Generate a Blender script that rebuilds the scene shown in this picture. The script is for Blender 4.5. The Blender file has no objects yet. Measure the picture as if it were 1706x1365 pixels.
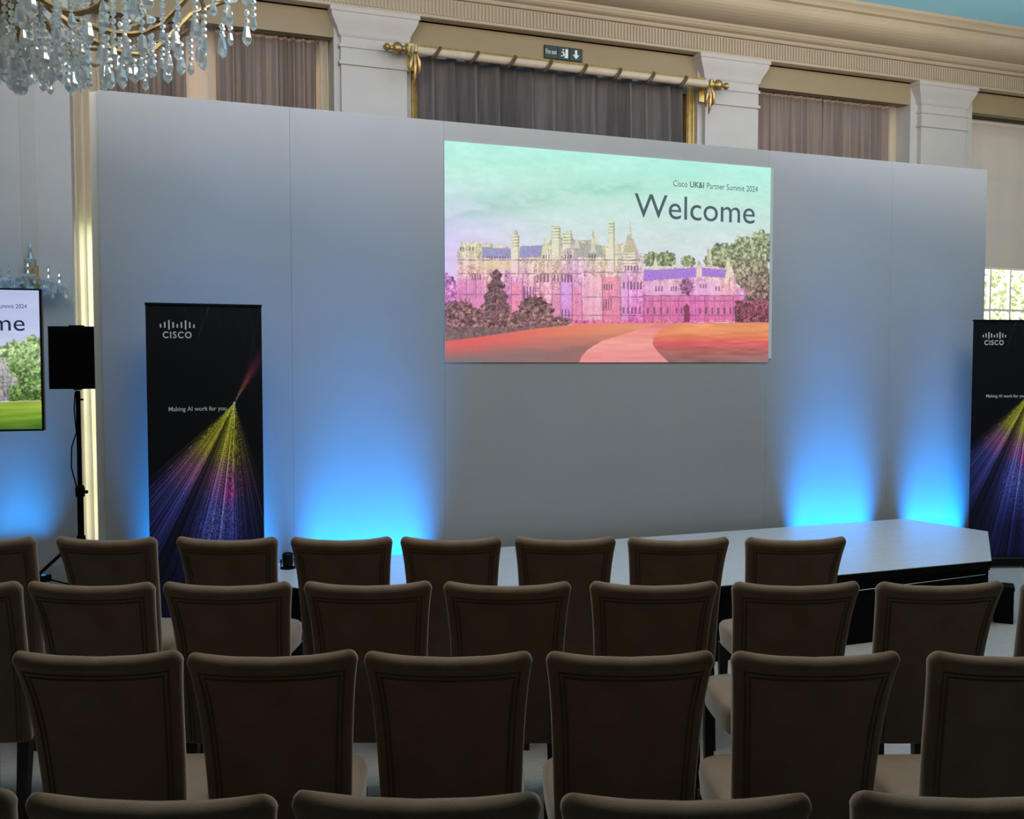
import bpy, math, random
import numpy as np
from mathutils import Vector, Matrix

random.seed(7)
RNG = np.random.default_rng(11)
C = bpy.context.scene.collection
SC = bpy.context.scene
R = math.radians
PI = math.pi

# ------------------------------------------------------------------ camera
CAM_H = 1.79
cam_d = bpy.data.cameras.new('camera')
cam_d.sensor_width = 36.0
cam_d.lens = 36.0 * 1600.0 / 1706.0
cam_d.clip_start = 0.05
cam = bpy.data.objects.new('camera', cam_d)
cam.location = (0, 0, CAM_H)
cam.rotation_euler = (R(90) - math.atan(78.5 / 1600.0), 0, 0)
C.objects.link(cam)
SC.camera = cam

# ------------------------------------------------------------------ world, sun, fill lights, exposure
world = bpy.data.worlds.new('daylight')
SC.world = world
world.use_nodes = True
bg = world.node_tree.nodes['Background']
bg.inputs['Color'].default_value = (1.0, 0.95, 0.86, 1)
bg.inputs['Strength'].default_value = 4.0

A = R(20.3)                       # the hall is turned by this angle against the chair rows
CA, SA = math.cos(A), math.sin(A)
def W(u, v, z=0.0):               # hall coordinates (along wall, depth, height) -> world
    return Vector((u * CA - v * SA, u * SA + v * CA, z))
def aim(o, d):
    o.rotation_euler = Vector(d).to_track_quat('-Z', 'Y').to_euler()

sun_d = bpy.data.lights.new('sun', 'SUN')
sun_d.energy = 10.0
sun_d.angle = R(1.0)
sun_d.color = (1.0, 0.91, 0.78)
sun = bpy.data.objects.new('sun', sun_d)
C.objects.link(sun)
aim(sun, W(0.45, -1.0, -0.75))

def area(name, loc, d, sx, sy, power, col, spread=180):
    l = bpy.data.lights.new(name, 'AREA')
    l.shape = 'RECTANGLE'; l.size = sx; l.size_y = sy
    l.energy = power; l.color = col; l.spread = R(spread)
    o = bpy.data.objects.new(name, l)
    o.location = loc
    C.objects.link(o)
    aim(o, d)
    return o
def along_wall(o, d):             # lamp shines along d, its long side runs along the wall
    z = -Vector(d).normalized(); y = W(1, 0, 0); x = y.cross(z).normalized(); y = z.cross(x)
    o.rotation_euler = Matrix((x, y, z)).transposed().to_euler()
# unseen fill lights added at the ceiling, above the first rows and the stage
area('hall_fill', W(0.8, 4.0, 5.30), (0, 0.25, -1), 5.0, 2.2, 145, (1.0, 0.90, 0.79))
area('hall_fill', W(6.2, 4.4, 5.30), (0, 0.25, -1), 5.0, 2.2, 120, (1.0, 0.90, 0.79))
# unseen fill lights added to brighten the ceiling and the cornice
area('ceiling_fill', W(1.0, 4.4, 4.3), (0, 0.8, 1), 5.0, 1.0, 150, (1.0, 0.90, 0.80))
area('ceiling_fill', W(7.0, 4.4, 4.3), (0, 0.8, 1), 5.0, 1.0, 150, (1.0, 0.90, 0.80))

SC.view_settings.view_transform = 'Standard'
SC.view_settings.look = 'None'
SC.view_settings.exposure = 0.0
SC.view_settings.gamma = 1.0
SC.view_settings.use_curve_mapping = False

# ------------------------------------------------------------------ materials
def s2l(c):
    return tuple(((x / 255.0) / 12.92 if x / 255.0 <= 0.04045 else ((x / 255.0 + 0.055) / 1.055) ** 2.4) for x in c)

def mat(name, col, rough=0.6, metal=0.0, noise=0.0, nscale=20.0, bump=0.0, bscale=80.0, sheen=0.0, trans=0.0, coat=0.0, spec=0.5, stretch=None):
    m = bpy.data.materials.new(name)
    m.use_nodes = True
    nt = m.node_tree
    b = nt.nodes['Principled BSDF']
    b.inputs['Base Color'].default_value = (*col, 1)
    b.inputs['Roughness'].default_value = rough
    b.inputs['Metallic'].default_value = metal
    b.inputs['Specular IOR Level'].default_value = spec
    if sheen:
        b.inputs['Sheen Weight'].default_value = sheen
        b.inputs['Sheen Roughness'].default_value = 0.35
        b.inputs['Sheen Tint'].default_value = (1.0, 0.88, 0.76, 1)
    if trans:
        b.inputs['Transmission Weight'].default_value = trans
    if coat:
        b.inputs['Coat Weight'].default_value = coat
    if noise or bump:
        tc = nt.nodes.new('ShaderNodeTexCoord')
        vec = tc.outputs['Object']
        if stretch:
            mp = nt.nodes.new('ShaderNodeMapping')
            mp.inputs['Scale'].default_value = stretch
            nt.links.new(vec, mp.inputs['Vector'])
            vec = mp.outputs['Vector']
    if noise:
        n = nt.nodes.new('ShaderNodeTexNoise')
        n.inputs['Scale'].default_value = nscale
        n.inputs['Detail'].default_value = 4
        nt.links.new(vec, n.inputs['Vector'])
        r = nt.nodes.new('ShaderNodeValToRGB')
        r.color_ramp.elements[0].position = 0.3
        r.color_ramp.elements[1].position = 0.7
        r.color_ramp.elements[0].color = (*[max(0, c * (1 - noise)) for c in col], 1)
        r.color_ramp.elements[1].color = (*[min(1, c * (1 + noise)) for c in col], 1)
        nt.links.new(n.outputs['Fac'], r.inputs['Fac'])
        nt.links.new(r.outputs['Color'], b.inputs['Base Color'])
    if bump:
        n2 = nt.nodes.new('ShaderNodeTexNoise')
        n2.inputs['Scale'].default_value = bscale
        nt.links.new(vec, n2.inputs['Vector'])
        bp = nt.nodes.new('ShaderNodeBump')
        bp.inputs['Strength'].default_value = bump
        bp.inputs['Distance'].default_value = 0.01
        nt.links.new(n2.outputs['Fac'], bp.inputs['Height'])
        nt.links.new(bp.outputs['Normal'], b.inputs['Normal'])
    return m

def cloth(name, col, tcol, fac, streak=(0.62, 1.35)):  # upright streaks paint the light and shade of folds into the cloth colour
    """curtain cloth: diffuse mixed with translucency so that daylight glows through"""
    m = bpy.data.materials.new(name)
    m.use_nodes = True
    nt = m.node_tree
    nt.nodes.clear()
    out = nt.nodes.new('ShaderNodeOutputMaterial')
    mix = nt.nodes.new('ShaderNodeMixShader')
    d = nt.nodes.new('ShaderNodeBsdfDiffuse')
    t = nt.nodes.new('ShaderNodeBsdfTranslucent')
    tc = nt.nodes.new('ShaderNodeTexCoord')
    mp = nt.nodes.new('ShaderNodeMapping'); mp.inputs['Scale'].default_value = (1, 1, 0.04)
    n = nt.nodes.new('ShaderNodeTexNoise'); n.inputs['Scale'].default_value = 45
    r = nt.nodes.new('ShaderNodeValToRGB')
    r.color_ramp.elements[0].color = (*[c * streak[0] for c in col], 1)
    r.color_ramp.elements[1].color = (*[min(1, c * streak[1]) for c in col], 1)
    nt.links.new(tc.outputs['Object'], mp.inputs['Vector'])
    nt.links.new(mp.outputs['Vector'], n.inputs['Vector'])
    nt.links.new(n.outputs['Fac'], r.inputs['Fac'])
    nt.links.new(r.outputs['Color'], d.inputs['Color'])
    t.inputs['Color'].default_value = (*tcol, 1)
    mix.inputs['Fac'].default_value = fac
    nt.links.new(d.outputs[0], mix.inputs[1])
    nt.links.new(t.outputs[0], mix.inputs[2])
    nt.links.new(mix.outputs[0], out.inputs['Surface'])
    return m

def emit_attr(name, strength):
    """a lit screen: the picture is stored in the colour attribute of the screen's mesh"""
    m = bpy.data.materials.new(name)
    m.use_nodes = True
    nt = m.node_tree
    b = nt.nodes['Principled BSDF']
    a = nt.nodes.new('ShaderNodeAttribute'); a.attribute_name = 'picture'
    b.inputs['Base Color'].default_value = (0.02, 0.02, 0.02, 1)
    b.inputs['Roughness'].default_value = 0.6
    nt.links.new(a.outputs['Color'], b.inputs['Emission Color'])
    b.inputs['Emission Strength'].default_value = strength
    return m

def print_attr(name):
    m = bpy.data.materials.new(name)
    m.use_nodes = True
    nt = m.node_tree
    b = nt.nodes['Principled BSDF']
    a = nt.nodes.new('ShaderNodeAttribute'); a.attribute_name = 'picture'
    nt.links.new(a.outputs['Color'], b.inputs['Base Color'])
    b.inputs['Roughness'].default_value = 0.55
    b.inputs['Specular IOR Level'].default_value = 0.25
    return m

def emission(name, col, strength):
    m = bpy.data.materials.new(name)
    m.use_nodes = True
    b = m.node_tree.nodes['Principled BSDF']
    b.inputs['Base Color'].default_value = (*[c * 0.3 for c in col], 1)
    b.inputs['Emission Color'].default_value = (*col, 1)
    b.inputs['Emission Strength'].default_value = strength
    return m

def glass_mat():
    m = bpy.data.materials.new('window_glass')
    m.use_nodes = True
    nt = m.node_tree
    nt.nodes.clear()
    out = nt.nodes.new('ShaderNodeOutputMaterial')
    mix = nt.nodes.new('ShaderNodeMixShader'); mix.inputs['Fac'].default_value = 0.06
    t = nt.nodes.new('ShaderNodeBsdfTransparent'); t.inputs['Color'].default_value = (0.96, 0.97, 0.95, 1)
    g = nt.nodes.new('ShaderNodeBsdfGlossy'); g.inputs['Roughness'].default_value = 0.02
    nt.links.new(t.outputs[0], mix.inputs[1]); nt.links.new(g.outputs[0], mix.inputs[2])
    nt.links.new(mix.outputs[0], out.inputs['Surface'])
    return m

def crystal_mat(name='crystal', white=0.34):
    m = bpy.data.materials.new(name)
    m.use_nodes = True
    nt = m.node_tree
    nt.nodes.clear()
    out = nt.nodes.new('ShaderNodeOutputMaterial')
    m1 = nt.nodes.new('ShaderNodeMixShader')
    m2 = nt.nodes.new('ShaderNodeMixShader'); m2.inputs['Fac'].default_value = 0.45
    gl = nt.nodes.new('ShaderNodeBsdfGlass'); gl.inputs['IOR'].default_value = 1.5; gl.inputs['Roughness'].default_value = 0.02
    gl.inputs['Color'].default_value = (0.98, 0.97, 0.94, 1)
    g = nt.nodes.new('ShaderNodeBsdfGlossy'); g.inputs['Roughness'].default_value = 0.08
    g.inputs['Color'].default_value = (0.95, 0.96, 0.95, 1)
    d = nt.nodes.new('ShaderNodeBsdfTranslucent'); d.inputs['Color'].default_value = (0.85, 0.85, 0.82, 1)
    m1.inputs['Fac'].default_value = 0.45
    nt.links.new(gl.outputs[0], m1.inputs[1]); nt.links.new(g.outputs[0], m1.inputs[2])
    m2.inputs['Fac'].default_value = white
    nt.links.new(m1.outputs[0], m2.inputs[1]); nt.links.new(d.outputs[0], m2.inputs[2])
    nt.links.new(m2.outputs[0], out.inputs['Surface'])
    return m

M = {
    'velvet': mat('taupe_velvet', (0.205, 0.138, 0.090), 0.95, noise=0.12, nscale=7, bump=0.15, bscale=350, sheen=0.75, spec=0.15),
    'welt': mat('velvet_piping', (0.12, 0.084, 0.057), 0.9, spec=0.15),
    'leg': mat('dark_stained_wood', (0.008, 0.006, 0.005), 0.45),
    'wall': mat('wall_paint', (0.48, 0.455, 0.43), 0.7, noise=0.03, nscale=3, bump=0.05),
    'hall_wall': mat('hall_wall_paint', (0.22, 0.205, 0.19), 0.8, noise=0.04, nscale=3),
    'pilaster': mat('pilaster_paint', (0.47, 0.435, 0.405), 0.6, noise=0.03, nscale=3, bump=0.04),
    'cornice': mat('cornice_paint', (0.42, 0.345, 0.25), 0.6, noise=0.05, nscale=2),
    'tan': mat('tan_pelmet_paint', (0.30, 0.23, 0.135), 0.7, noise=0.04, nscale=4),
    'ceiling': mat('pale_blue_ceiling', (0.33, 0.74, 1.0), 0.8, noise=0.04, nscale=1.2),
    'floor': mat('pale_floor', (0.31, 0.285, 0.26), 0.55, noise=0.12, nscale=14, bump=0.1, bscale=120, stretch=(1, 6, 1)),
    'backdrop': mat('backdrop_paint', (0.305, 0.298, 0.298), 0.65, noise=0.03, nscale=1.5, bump=0.03, bscale=40),
    'deck': mat('grey_deck_laminate', (0.45, 0.45, 0.455), 0.24, noise=0.05, nscale=12, stretch=(0.4, 6, 1)),
    'black': mat('matt_black', (0.0025, 0.0025, 0.003), 0.85, spec=0.1),
    'black_gloss': mat('black_plastic', (0.003, 0.003, 0.0035), 0.5, spec=0.15),
    'grille': mat('speaker_grille', (0.002, 0.002, 0.002), 0.8, bump=0.2, bscale=500, spec=0.05),
    'alu': mat('aluminium_edge', (0.45, 0.45, 0.45), 0.35, metal=0.9),
    'gold': mat('gilt_metal', (0.62, 0.42, 0.14), 0.35, metal=0.85, noise=0.25, nscale=30),
    'gilt_wood': mat('gilt_wood', (0.45, 0.31, 0.10), 0.5, metal=0.3, noise=0.2, nscale=18),
    'old_gold': mat('antique_gold', (0.38, 0.25, 0.10), 0.4, metal=0.8, noise=0.3, nscale=25),
    'pole': mat('cream_pole_paint', (0.50, 0.41, 0.31), 0.5, noise=0.06, nscale=9),
    'ring': mat('brown_wood_ring', (0.09, 0.055, 0.025), 0.5),
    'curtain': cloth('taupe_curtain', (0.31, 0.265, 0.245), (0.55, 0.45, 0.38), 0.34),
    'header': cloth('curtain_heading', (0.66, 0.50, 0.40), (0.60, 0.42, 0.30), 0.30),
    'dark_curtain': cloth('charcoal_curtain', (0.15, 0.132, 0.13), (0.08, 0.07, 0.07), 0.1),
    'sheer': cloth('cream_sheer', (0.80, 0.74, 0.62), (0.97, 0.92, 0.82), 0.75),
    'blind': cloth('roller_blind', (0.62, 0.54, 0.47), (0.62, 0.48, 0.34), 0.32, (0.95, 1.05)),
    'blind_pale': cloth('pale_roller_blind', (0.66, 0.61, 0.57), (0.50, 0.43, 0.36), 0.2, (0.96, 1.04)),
    'frame': mat('window_paint', (0.75, 0.72, 0.65), 0.5),
    'glass': glass_mat(),
    'crystal': crystal_mat(),
    'crystal_bright': crystal_mat('crystal_bright', 0.5),
    'sign': mat('sign_green', (0.006, 0.03, 0.016), 0.4),
    'white': mat('white_print', (0.75, 0.77, 0.75), 0.5),
    'logo': mat('logo_print', (0.62, 0.63, 0.65), 0.5),
    'screen': emit_attr('projected_picture', 1.0),
    'tv': emit_attr('tv_picture', 1.0),
    'ink': emission('slide_lettering', s2l((66, 78, 88)), 1.0),
    'tv_ink': emission('tv_lettering', s2l((32, 36, 62)), 1.0),
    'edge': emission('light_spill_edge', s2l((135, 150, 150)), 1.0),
    'banner': print_attr('banner_print'),
    'lens': emission('blue_led', (0.02, 0.45, 1.0), 0.5),
    'leaf': mat('outdoor_leaf', (0.34, 0.40, 0.22), 0.6),
    'lawn': mat('outdoor_lawn', (0.20, 0.28, 0.08), 0.9, noise=0.2, nscale=2),
    'red': mat('red_box', (0.25, 0.05, 0.03), 0.5),
}

# ------------------------------------------------------------------ mesh helpers
class MB:
    def __init__(s):
        s.v = []; s.f = []
    def add(s, vs, fs):
        o = len(s.v)
        s.v += [tuple(p) for p in vs]
        s.f += [tuple(i + o for i in f) for f in fs]
        return s
    def box(s, x0, x1, y0, y1, z0, z1):
        return s.add([(x0, y0, z0), (x1, y0, z0), (x1, y1, z0), (x0, y1, z0), (x0, y0, z1), (x1, y0, z1), (x1, y1, z1), (x0, y1, z1)],
                     [(0, 3, 2, 1), (4, 5, 6, 7), (0, 1, 5, 4), (1, 2, 6, 5), (2, 3, 7, 6), (3, 0, 4, 7)])
    def bevbox(s, x0, x1, y0, y1, z0, z1, b):
        """box with all twelve edges chamfered"""
        vs = []; idx = {}
        for ix, (xa, sx) in enumerate(((x0, 1), (x1, -1))):
            for iy, (ya, sy) in enumerate(((y0, 1), (y1, -1))):
                for iz, (za, sz) in enumerate(((z0, 1), (z1, -1))):
                    idx[(ix, iy, iz, 'x')] = len(vs); vs.append((xa, ya + sy * b, za + sz * b))
                    idx[(ix, iy, iz, 'y')] = len(vs); vs.append((xa + sx * b, ya, za + sz * b))
                    idx[(ix, iy, iz, 'z')] = len(vs); vs.append((xa + sx * b, ya + sy * b, za))
        g = lambda *k: idx[k]
        fs = []
        for i in (0, 1):
            fs.append((g(i,0,0,'x'), g(i,1,0,'x'), g(i,1,1,'x'), g(i,0,1,'x')))
            fs.append((g(0,i,0,'y'), g(1,i,0,'y'), g(1,i,1,'y'), g(0,i,1,'y')))
            fs.append((g(0,0,i,'z'), g(1,0,i,'z'), g(1,1,i,'z'), g(0,1,i,'z')))
            for j in (0, 1):
                fs.append((g(i,j,0,'x'), g(i,j,0,'y'), g(i,j,1,'y'), g(i,j,1,'x')))
                fs.append((g(i,0,j,'x'), g(i,0,j,'z'), g(i,1,j,'z'), g(i,1,j,'x')))
                fs.append((g(0,i,j,'y'), g(0,i,j,'z'), g(1,i,j,'z'), g(1,i,j,'y')))
        for i in (0, 1):
            for j in (0, 1):
                for k in (0, 1):
                    fs.append((g(i,j,k,'x'), g(i,j,k,'y'), g(i,j,k,'z')))
        return s.add(vs, fs)
    def loops(s, L, cap0=True, cap1=True):
        n = len(L[0]); vs = [p for l in L for p in l]; fs = []
        for a in range(len(L) - 1):
            for i in range(n):
                j = (i + 1) % n
                fs.append((a * n + i, a * n + j, (a + 1) * n + j, (a + 1) * n + i))
        if cap0: fs.append(tuple(reversed(range(n))))
        if cap1: fs.append(tuple((len(L) - 1) * n + i for i in range(n)))
        return s.add(vs, fs)
    def lathe(s, prof, n=12, c=(0, 0, 0)):
        L = []
        for r, z in prof:
            L.append([(c[0] + max(r, 1e-4) * math.cos(2 * PI * i / n), c[1] + max(r, 1e-4) * math.sin(2 * PI * i / n), c[2] + z) for i in range(n)])
        return s.loops(L)
    def tube(s, pts, r, n=8):
        pts = [Vector(p) for p in pts]
        rr = r if isinstance(r, (list, tuple)) else [r] * len(pts)
        L = []; side = None
        for i, p in enumerate(pts):
            t = (pts[min(i + 1, len(pts) - 1)] - pts[max(i - 1, 0)]).normalized()
            if side is None:
                side = t.orthogonal().normalized()
            side = (side - t * side.dot(t))
            side = side.normalized() if side.length > 1e-6 else t.orthogonal().normalized()
            up = t.cross(side)
            L.append([p + (side * math.cos(2 * PI * k / n) + up * math.sin(2 * PI * k / n)) * rr[i] for k in range(n)])
        return s.loops(L)
    def prism(s, poly, z0, z1):
        n = len(poly)
        return s.loops([[(x, y, z0) for x, y in poly], [(x, y, z1) for x, y in poly]])
    def sphere(s, c, r, n=10, m=6, sz=1.0):
        return s.lathe([(r * math.sin(PI * k / m), -r * sz * math.cos(PI * k / m)) for k in range(m + 1)], n, c)
    def mesh(s, name, material, smooth=True):
        me = bpy.data.meshes.new(name)
        me.from_pydata(s.v, [], s.f)
        me.update()
        import bmesh
        bm = bmesh.new(); bm.from_mesh(me)
        bmesh.ops.recalc_face_normals(bm, faces=bm.faces)
        bm.to_mesh(me); bm.free()
        if smooth:
            me.polygons.foreach_set('use_smooth', [True] * len(me.polygons))
            me.set_sharp_from_angle(angle=R(38))
        me.materials.append(material)
        return me
    def build(s, name, material, parent=None, smooth=True, loc=None):
        o = bpy.data.objects.new(name, s.mesh(name, material, smooth))
        C.objects.link(o)
        if parent: o.parent = parent
        if loc is not None: o.location = loc
        return o

def tag(o, label=None, cat=None, group=None, kind=None):
    if label: o['label'] = label
    if cat: o['category'] = cat
    if group: o['group'] = group
    if kind: o['kind'] = kind
    return o
def empty(name, loc, rz=0.0):
    o = bpy.data.objects.new(name, None)
    o.empty_display_size = 0.1
    o.location = loc; o.rotation_euler = (0, 0, rz)
    C.objects.link(o)
    return o
def link_mesh(name, me, parent=None, loc=(0, 0, 0), rot=None):
    o = bpy.data.objects.new(name, me)
    C.objects.link(o)
    if parent: o.parent = parent
    o.location = loc
    if rot: o.rotation_euler = rot
    return o
def copy_tree(o, parent=None):
    c = o.copy(); C.objects.link(c); c.parent = parent
    for ch in o.children:
        copy_tree(ch, c)
    return c
def hall(o):                         # the object is modelled in hall coordinates
    o.rotation_euler = (0, 0, A)
    return o
def lettering(txt, w, h, material, parent, x, z, y=-0.002, name='lettering', bold=0.0, align='c', space=1.0):
    """flat printed letters in the local x-z plane, facing -y, fitted into w x h (either may be None)"""
    cu = bpy.data.curves.new(name, 'FONT')
    cu.body = txt
    cu.offset = bold
    cu.space_character = space
    cu.resolution_u = 4
    t = bpy.data.objects.new(name, cu)
    C.objects.link(t)
    dg = bpy.context.evaluated_depsgraph_get()
    dg.update()
    me = bpy.data.meshes.new_from_object(t.evaluated_get(dg))
    bpy.data.objects.remove(t)
    n = len(me.vertices)
    co = np.zeros(n * 3); me.vertices.foreach_get('co', co); co = co.reshape(-1, 3)
    lo = co.min(0); hi = co.max(0)
    sx = w / (hi[0] - lo[0]) if w else None
    sz = h / (hi[1] - lo[1]) if h else sx
    sx = sx or sz
    out = np.zeros_like(co)
    out[:, 0] = (co[:, 0] - lo[0]) * sx
    out[:, 2] = (co[:, 1] - lo[1]) * sz
    if align == 'c':
        out[:, 0] -= out[:, 0].max() / 2
    me.vertices.foreach_set('co', out.ravel())
    me.materials.clear(); me.materials.append(material)
    me.update()
    return link_mesh(name, me, parent, (x, y, z))

# ================================================================== STRUCTURE
U0, U1, V0, VW = -6.0, 13.0, -8.0, 8.6      # hall extents; VW = face of the pilasters
ZC = 5.45
def struct(name, mb, m, label, cat, smooth=False):
    o = hall(mb.build(name, M[m], None, smooth))
    return tag(o, label, cat, kind='structure')

struct('floor', MB().box(U0, U1, V0, 9.1, -0.12, 0.0), 'floor', 'pale grey-beige hall floor under the chairs', 'floor')
struct('ceiling', MB().box(U0, U1, V0, 9.1, ZC, ZC + 0.12), 'ceiling', 'pale blue hall ceiling above the cornice', 'ceiling')
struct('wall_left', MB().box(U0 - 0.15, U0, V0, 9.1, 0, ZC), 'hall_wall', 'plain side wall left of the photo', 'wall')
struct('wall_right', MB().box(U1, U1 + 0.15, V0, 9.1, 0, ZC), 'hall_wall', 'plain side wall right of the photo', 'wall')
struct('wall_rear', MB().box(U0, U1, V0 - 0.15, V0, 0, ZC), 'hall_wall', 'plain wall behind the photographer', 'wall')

# window wall: solid pieces around the openings
BAYS = [(-0.62, 1.52), (5.95, 7.95), (8.84, 11.2)]
wb = MB()
SILL, HEAD = 0.20, 4.90
wb.box(U0, -0.62, 8.62, 9.1, 0, HEAD)
wb.box(1.52, 5.95, 8.80, 9.1, 0, HEAD)
wb.box(1.52, 2.22, 8.66, 8.80, 0, HEAD)
wb.box(5.22, 5.95, 8.66, 8.80, 0, HEAD)
wb.box(7.95, 8.84, 8.66, 9.1, 0, HEAD)
wb.box(11.2, U1, 8.62, 9.1, 0, HEAD)
for a, b in BAYS:
    wb.box(a, b, 8.82, 9.1, 0, SILL)
    wb.box(a, b, 9.02, 9.1, 4.64, HEAD)
wb.box(U0, U1, 8.64, 9.1, HEAD, ZC)
struct('wall_back', wb, 'wall', 'off-white window wall behind the stage backdrop', 'wall')
struct('baseboard_back', MB().box(U0, -0.62, 8.595, 8.62, 0, 0.14), 'pilaster', 'white skirting along the wall left of the stage', 'skirting')

# tan pelmet boards at the heads of the openings
for i, (a, b, lab) in enumerate([(-0.62, 1.52, 'tan pelmet board over the left curtained window'), (2.22, 5.22, 'tan board above the wide charcoal curtain, carrying the exit sign'),
                                 (5.95, 7.95, 'tan pelmet board over the curtained window right of the screen'), (8.84, 11.2, 'tan pelmet board over the rightmost window with blind')]):
    struct('trim_%d' % (i + 1), MB().box(a, b, 8.68, 8.80, 4.675, HEAD).box(a, b, 8.67, 8.68, 4.665, 4.685), 'tan', lab, 'pelmet')

# pilasters
def pilaster(n, u0, u1, label):
    t = tag(empty('trim_%d' % n, W(0, 0, 0), A), label, 'pilaster', kind='structure')
    MB().box(u0, u1, VW, 8.68, 0, 4.42).build('shaft', M['pilaster'], t, False)
    MB().box(u0 - 0.02, u1 + 0.02, VW - 0.02, 8.68, 4.42, 4.45).box(u0 - 0.005, u1 + 0.005, VW - 0.005, 8.68, 4.45, 4.57).box(u0 - 0.018, u1 + 0.018, VW - 0.018, 8.68, 4.57, 4.60).build('necking', M['pilaster'], t, False)
    L = []
    prof = [(0.0, 4.60), (0.0, 4.66), (0.022, 4.68), (0.026, 4.70), (0.036, 4.73), (0.066, 4.78), (0.086, 4.82), (0.094, 4.855), (0.105, 4.86), (0.105, 4.90)]
    for d, z in prof:
        L.append([(u0 - d, VW - d * 0.75, z), (u1 + d, VW - d * 0.75, z), (u1 + d, 8.68, z), (u0 - d, 8.68, z)])
    MB().loops(L).build('capital', M['pilaster'], t, True)
    return t
pilaster(5, 1.575, 2.17, 'pale pilaster with flared capital left of the charcoal curtain')
pilaster(6, 5.275, 5.90, 'pale pilaster with flared capital right of the charcoal curtain')
pilaster(7, 8.05, 8.69, 'pale pilaster with flared capital beside the right edge of the backdrop')

# entablature: frieze with fine reeds, bead, cove and crown, one run along the wall
t = tag(empty('trim_8', (0, 0, 0), A), 'long cream cornice with a finely reeded frieze', 'cornice', kind='structure')
def run(prof, name, m, u0=U0, u1=U1):
    n = len(prof)
    return MB().loops([[(u0, v, z) for v, z in prof], [(u1, v, z) for v, z in prof]]).build(name, M[m], t, False)
run([(8.70, 4.90), (8.56, 4.90), (8.545, 4.905), (8.545, 4.925), (8.575, 4.935), (8.575, 5.095), (8.70, 5.095)], 'frieze', 'cornice')
reeds = MB()
u = 0.6
while u < 10.6:
    reeds.box(u, u + 0.017, 8.562, 8.58, 4.94, 5.085)
    u += 0.034
tag(reeds.build('reeds', M['cornice'], t, False), kind='stuff')
run([(8.70, 5.095), (8.54, 5.095), (8.53, 5.11), (8.53, 5.125), (8.49, 5.135), (8.47, 5.15), (8.47, 5.165), (8.70, 5.165)], 'bead', 'cornice')
cove = [(8.70, 5.165), (8.46, 5.165)]
for k in range(0, 9):
    a = k / 8 * PI / 2
    cove.append((8.45 - 0.27 * math.sin(a) , 5.19 + 0.13 * (1 - math.cos(a))))
cove += [(8.17, 5.34), (8.17, 5.355), (8.13, 5.365), (8.13, 5.38), (8.115, 5.40), (8.09, 5.42), (8.085, ZC), (8.70, ZC)]
run(cove, 'cove', 'cornice')

# ------------------------------------------------------------------ windows
def window(n, a, b, cols, rows, label):
    t = tag(empty('window_%d' % n, (0, 0, 0), A), label, 'window', kind='structure')
    z0, z1 = SILL, 4.64
    f = MB()
    f.box(a, a + 0.06, 8.98, 9.06, z0, z1).box(b - 0.06, b, 8.98, 9.06, z0, z1)
    f.box(a + 0.06, b - 0.06, 8.98, 9.06, z0, z0 + 0.08).box(a + 0.06, b - 0.06, 8.98, 9.06, z1 - 0.06, z1)
    f.build('window_frame', M['frame'], t, False)
    MB().box(a, b, 8.80, 8.99, z0 - 0.04, z0 - 0.001).build('window_sill', M['frame'], t, False)
    ua, ub, za, zb = a + 0.06, b - 0.06, z0 + 0.08, z1 - 0.06
    dx = (ub - ua) / cols; dz = (zb - za) / rows
    for i in range(1, cols):
        MB().box(ua + i * dx - 0.013, ua + i * dx + 0.013, 9.0, 9.04, za, zb).build('glazing_bar', M['frame'], t, False)
    for j in range(1, rows):
        MB().box(ua, ub, 9.003, 9.037, za + j * dz - 0.013, za + j * dz + 0.013).build('glazing_bar', M['frame'], t, False)
    pm = MB().box(0, dx - 0.026, 0, 0.004, 0, dz - 0.026).mesh('pane', M['glass'], False)
    for i in range(cols):
        for j in range(rows):
            link_mesh('pane', pm, t, (ua + i * dx + 0.013, 9.018, za + j * dz + 0.013))
    return t
window(1, -0.62, 1.52, 6, 8, 'tall multi-paned window left of the backdrop, behind the speaker')
window(2, 5.95, 7.95, 6, 8, 'tall multi-paned window right of the projected picture, behind curtains')
window(3, 8.84, 11.2, 7, 8, 'tall multi-paned window at the right edge with a roller blind')

# outside: lawn and sunlit shrubs that show faintly through the bright panes
o = hall(MB().box(-20, 40, 9.3, 60, -0.6, -0.5).build('lawn', M['lawn'], None, False))
tag(o, 'sunlit lawn outside the windows', 'lawn', kind='structure')
def shrub(u, v, h, w, n, label):
    t = tag(empty('shrub', W(u, v, -0.5), A), label, 'shrub', 'shrubs outside the windows')
    MB().tube([(0, 0, 0), (0.03, 0, h * 0.4), (0, 0.02, h * 0.8)], [0.06, 0.04, 0.015]).build('trunk', M['leg'], t)
    lv = MB()
    for i in range(n):
        d = Vector((random.gauss(0, 1), random.gauss(0, 1), random.gauss(0, 1))).normalized() * (random.random() ** 0.4)
        p = Vector((d.x * w, d.y * w, h * 0.58 + d.z * h * 0.42))
        q = Vector((random.uniform(-1, 1), random.uniform(-1, 1), random.uniform(-.4, 1))).normalized()
        s = q.orthogonal().normalized(); r = q.cross(s); L = random.uniform(.07, .13)
        lv.add([p, p + s * L * .5 + r * L * .3, p + s * L, p + s * L * .5 - r * L * .3], [(0, 1, 2, 3)])
    tag(lv.build('foliage', M['leaf'], t, False), kind='stuff')
shrub(13.1, 12.4, 5.2, 1.5, 2600, 'leafy shrub seen through the panes of the rightmost window')
shrub(16.4, 13.4, 4.8, 1.5, 2200, 'leafy shrub further right outside the rightmost window')
shrub(-0.9, 14.5, 3.2, 0.9, 700, 'leafy shrub outside the window behind the speaker')

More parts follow.
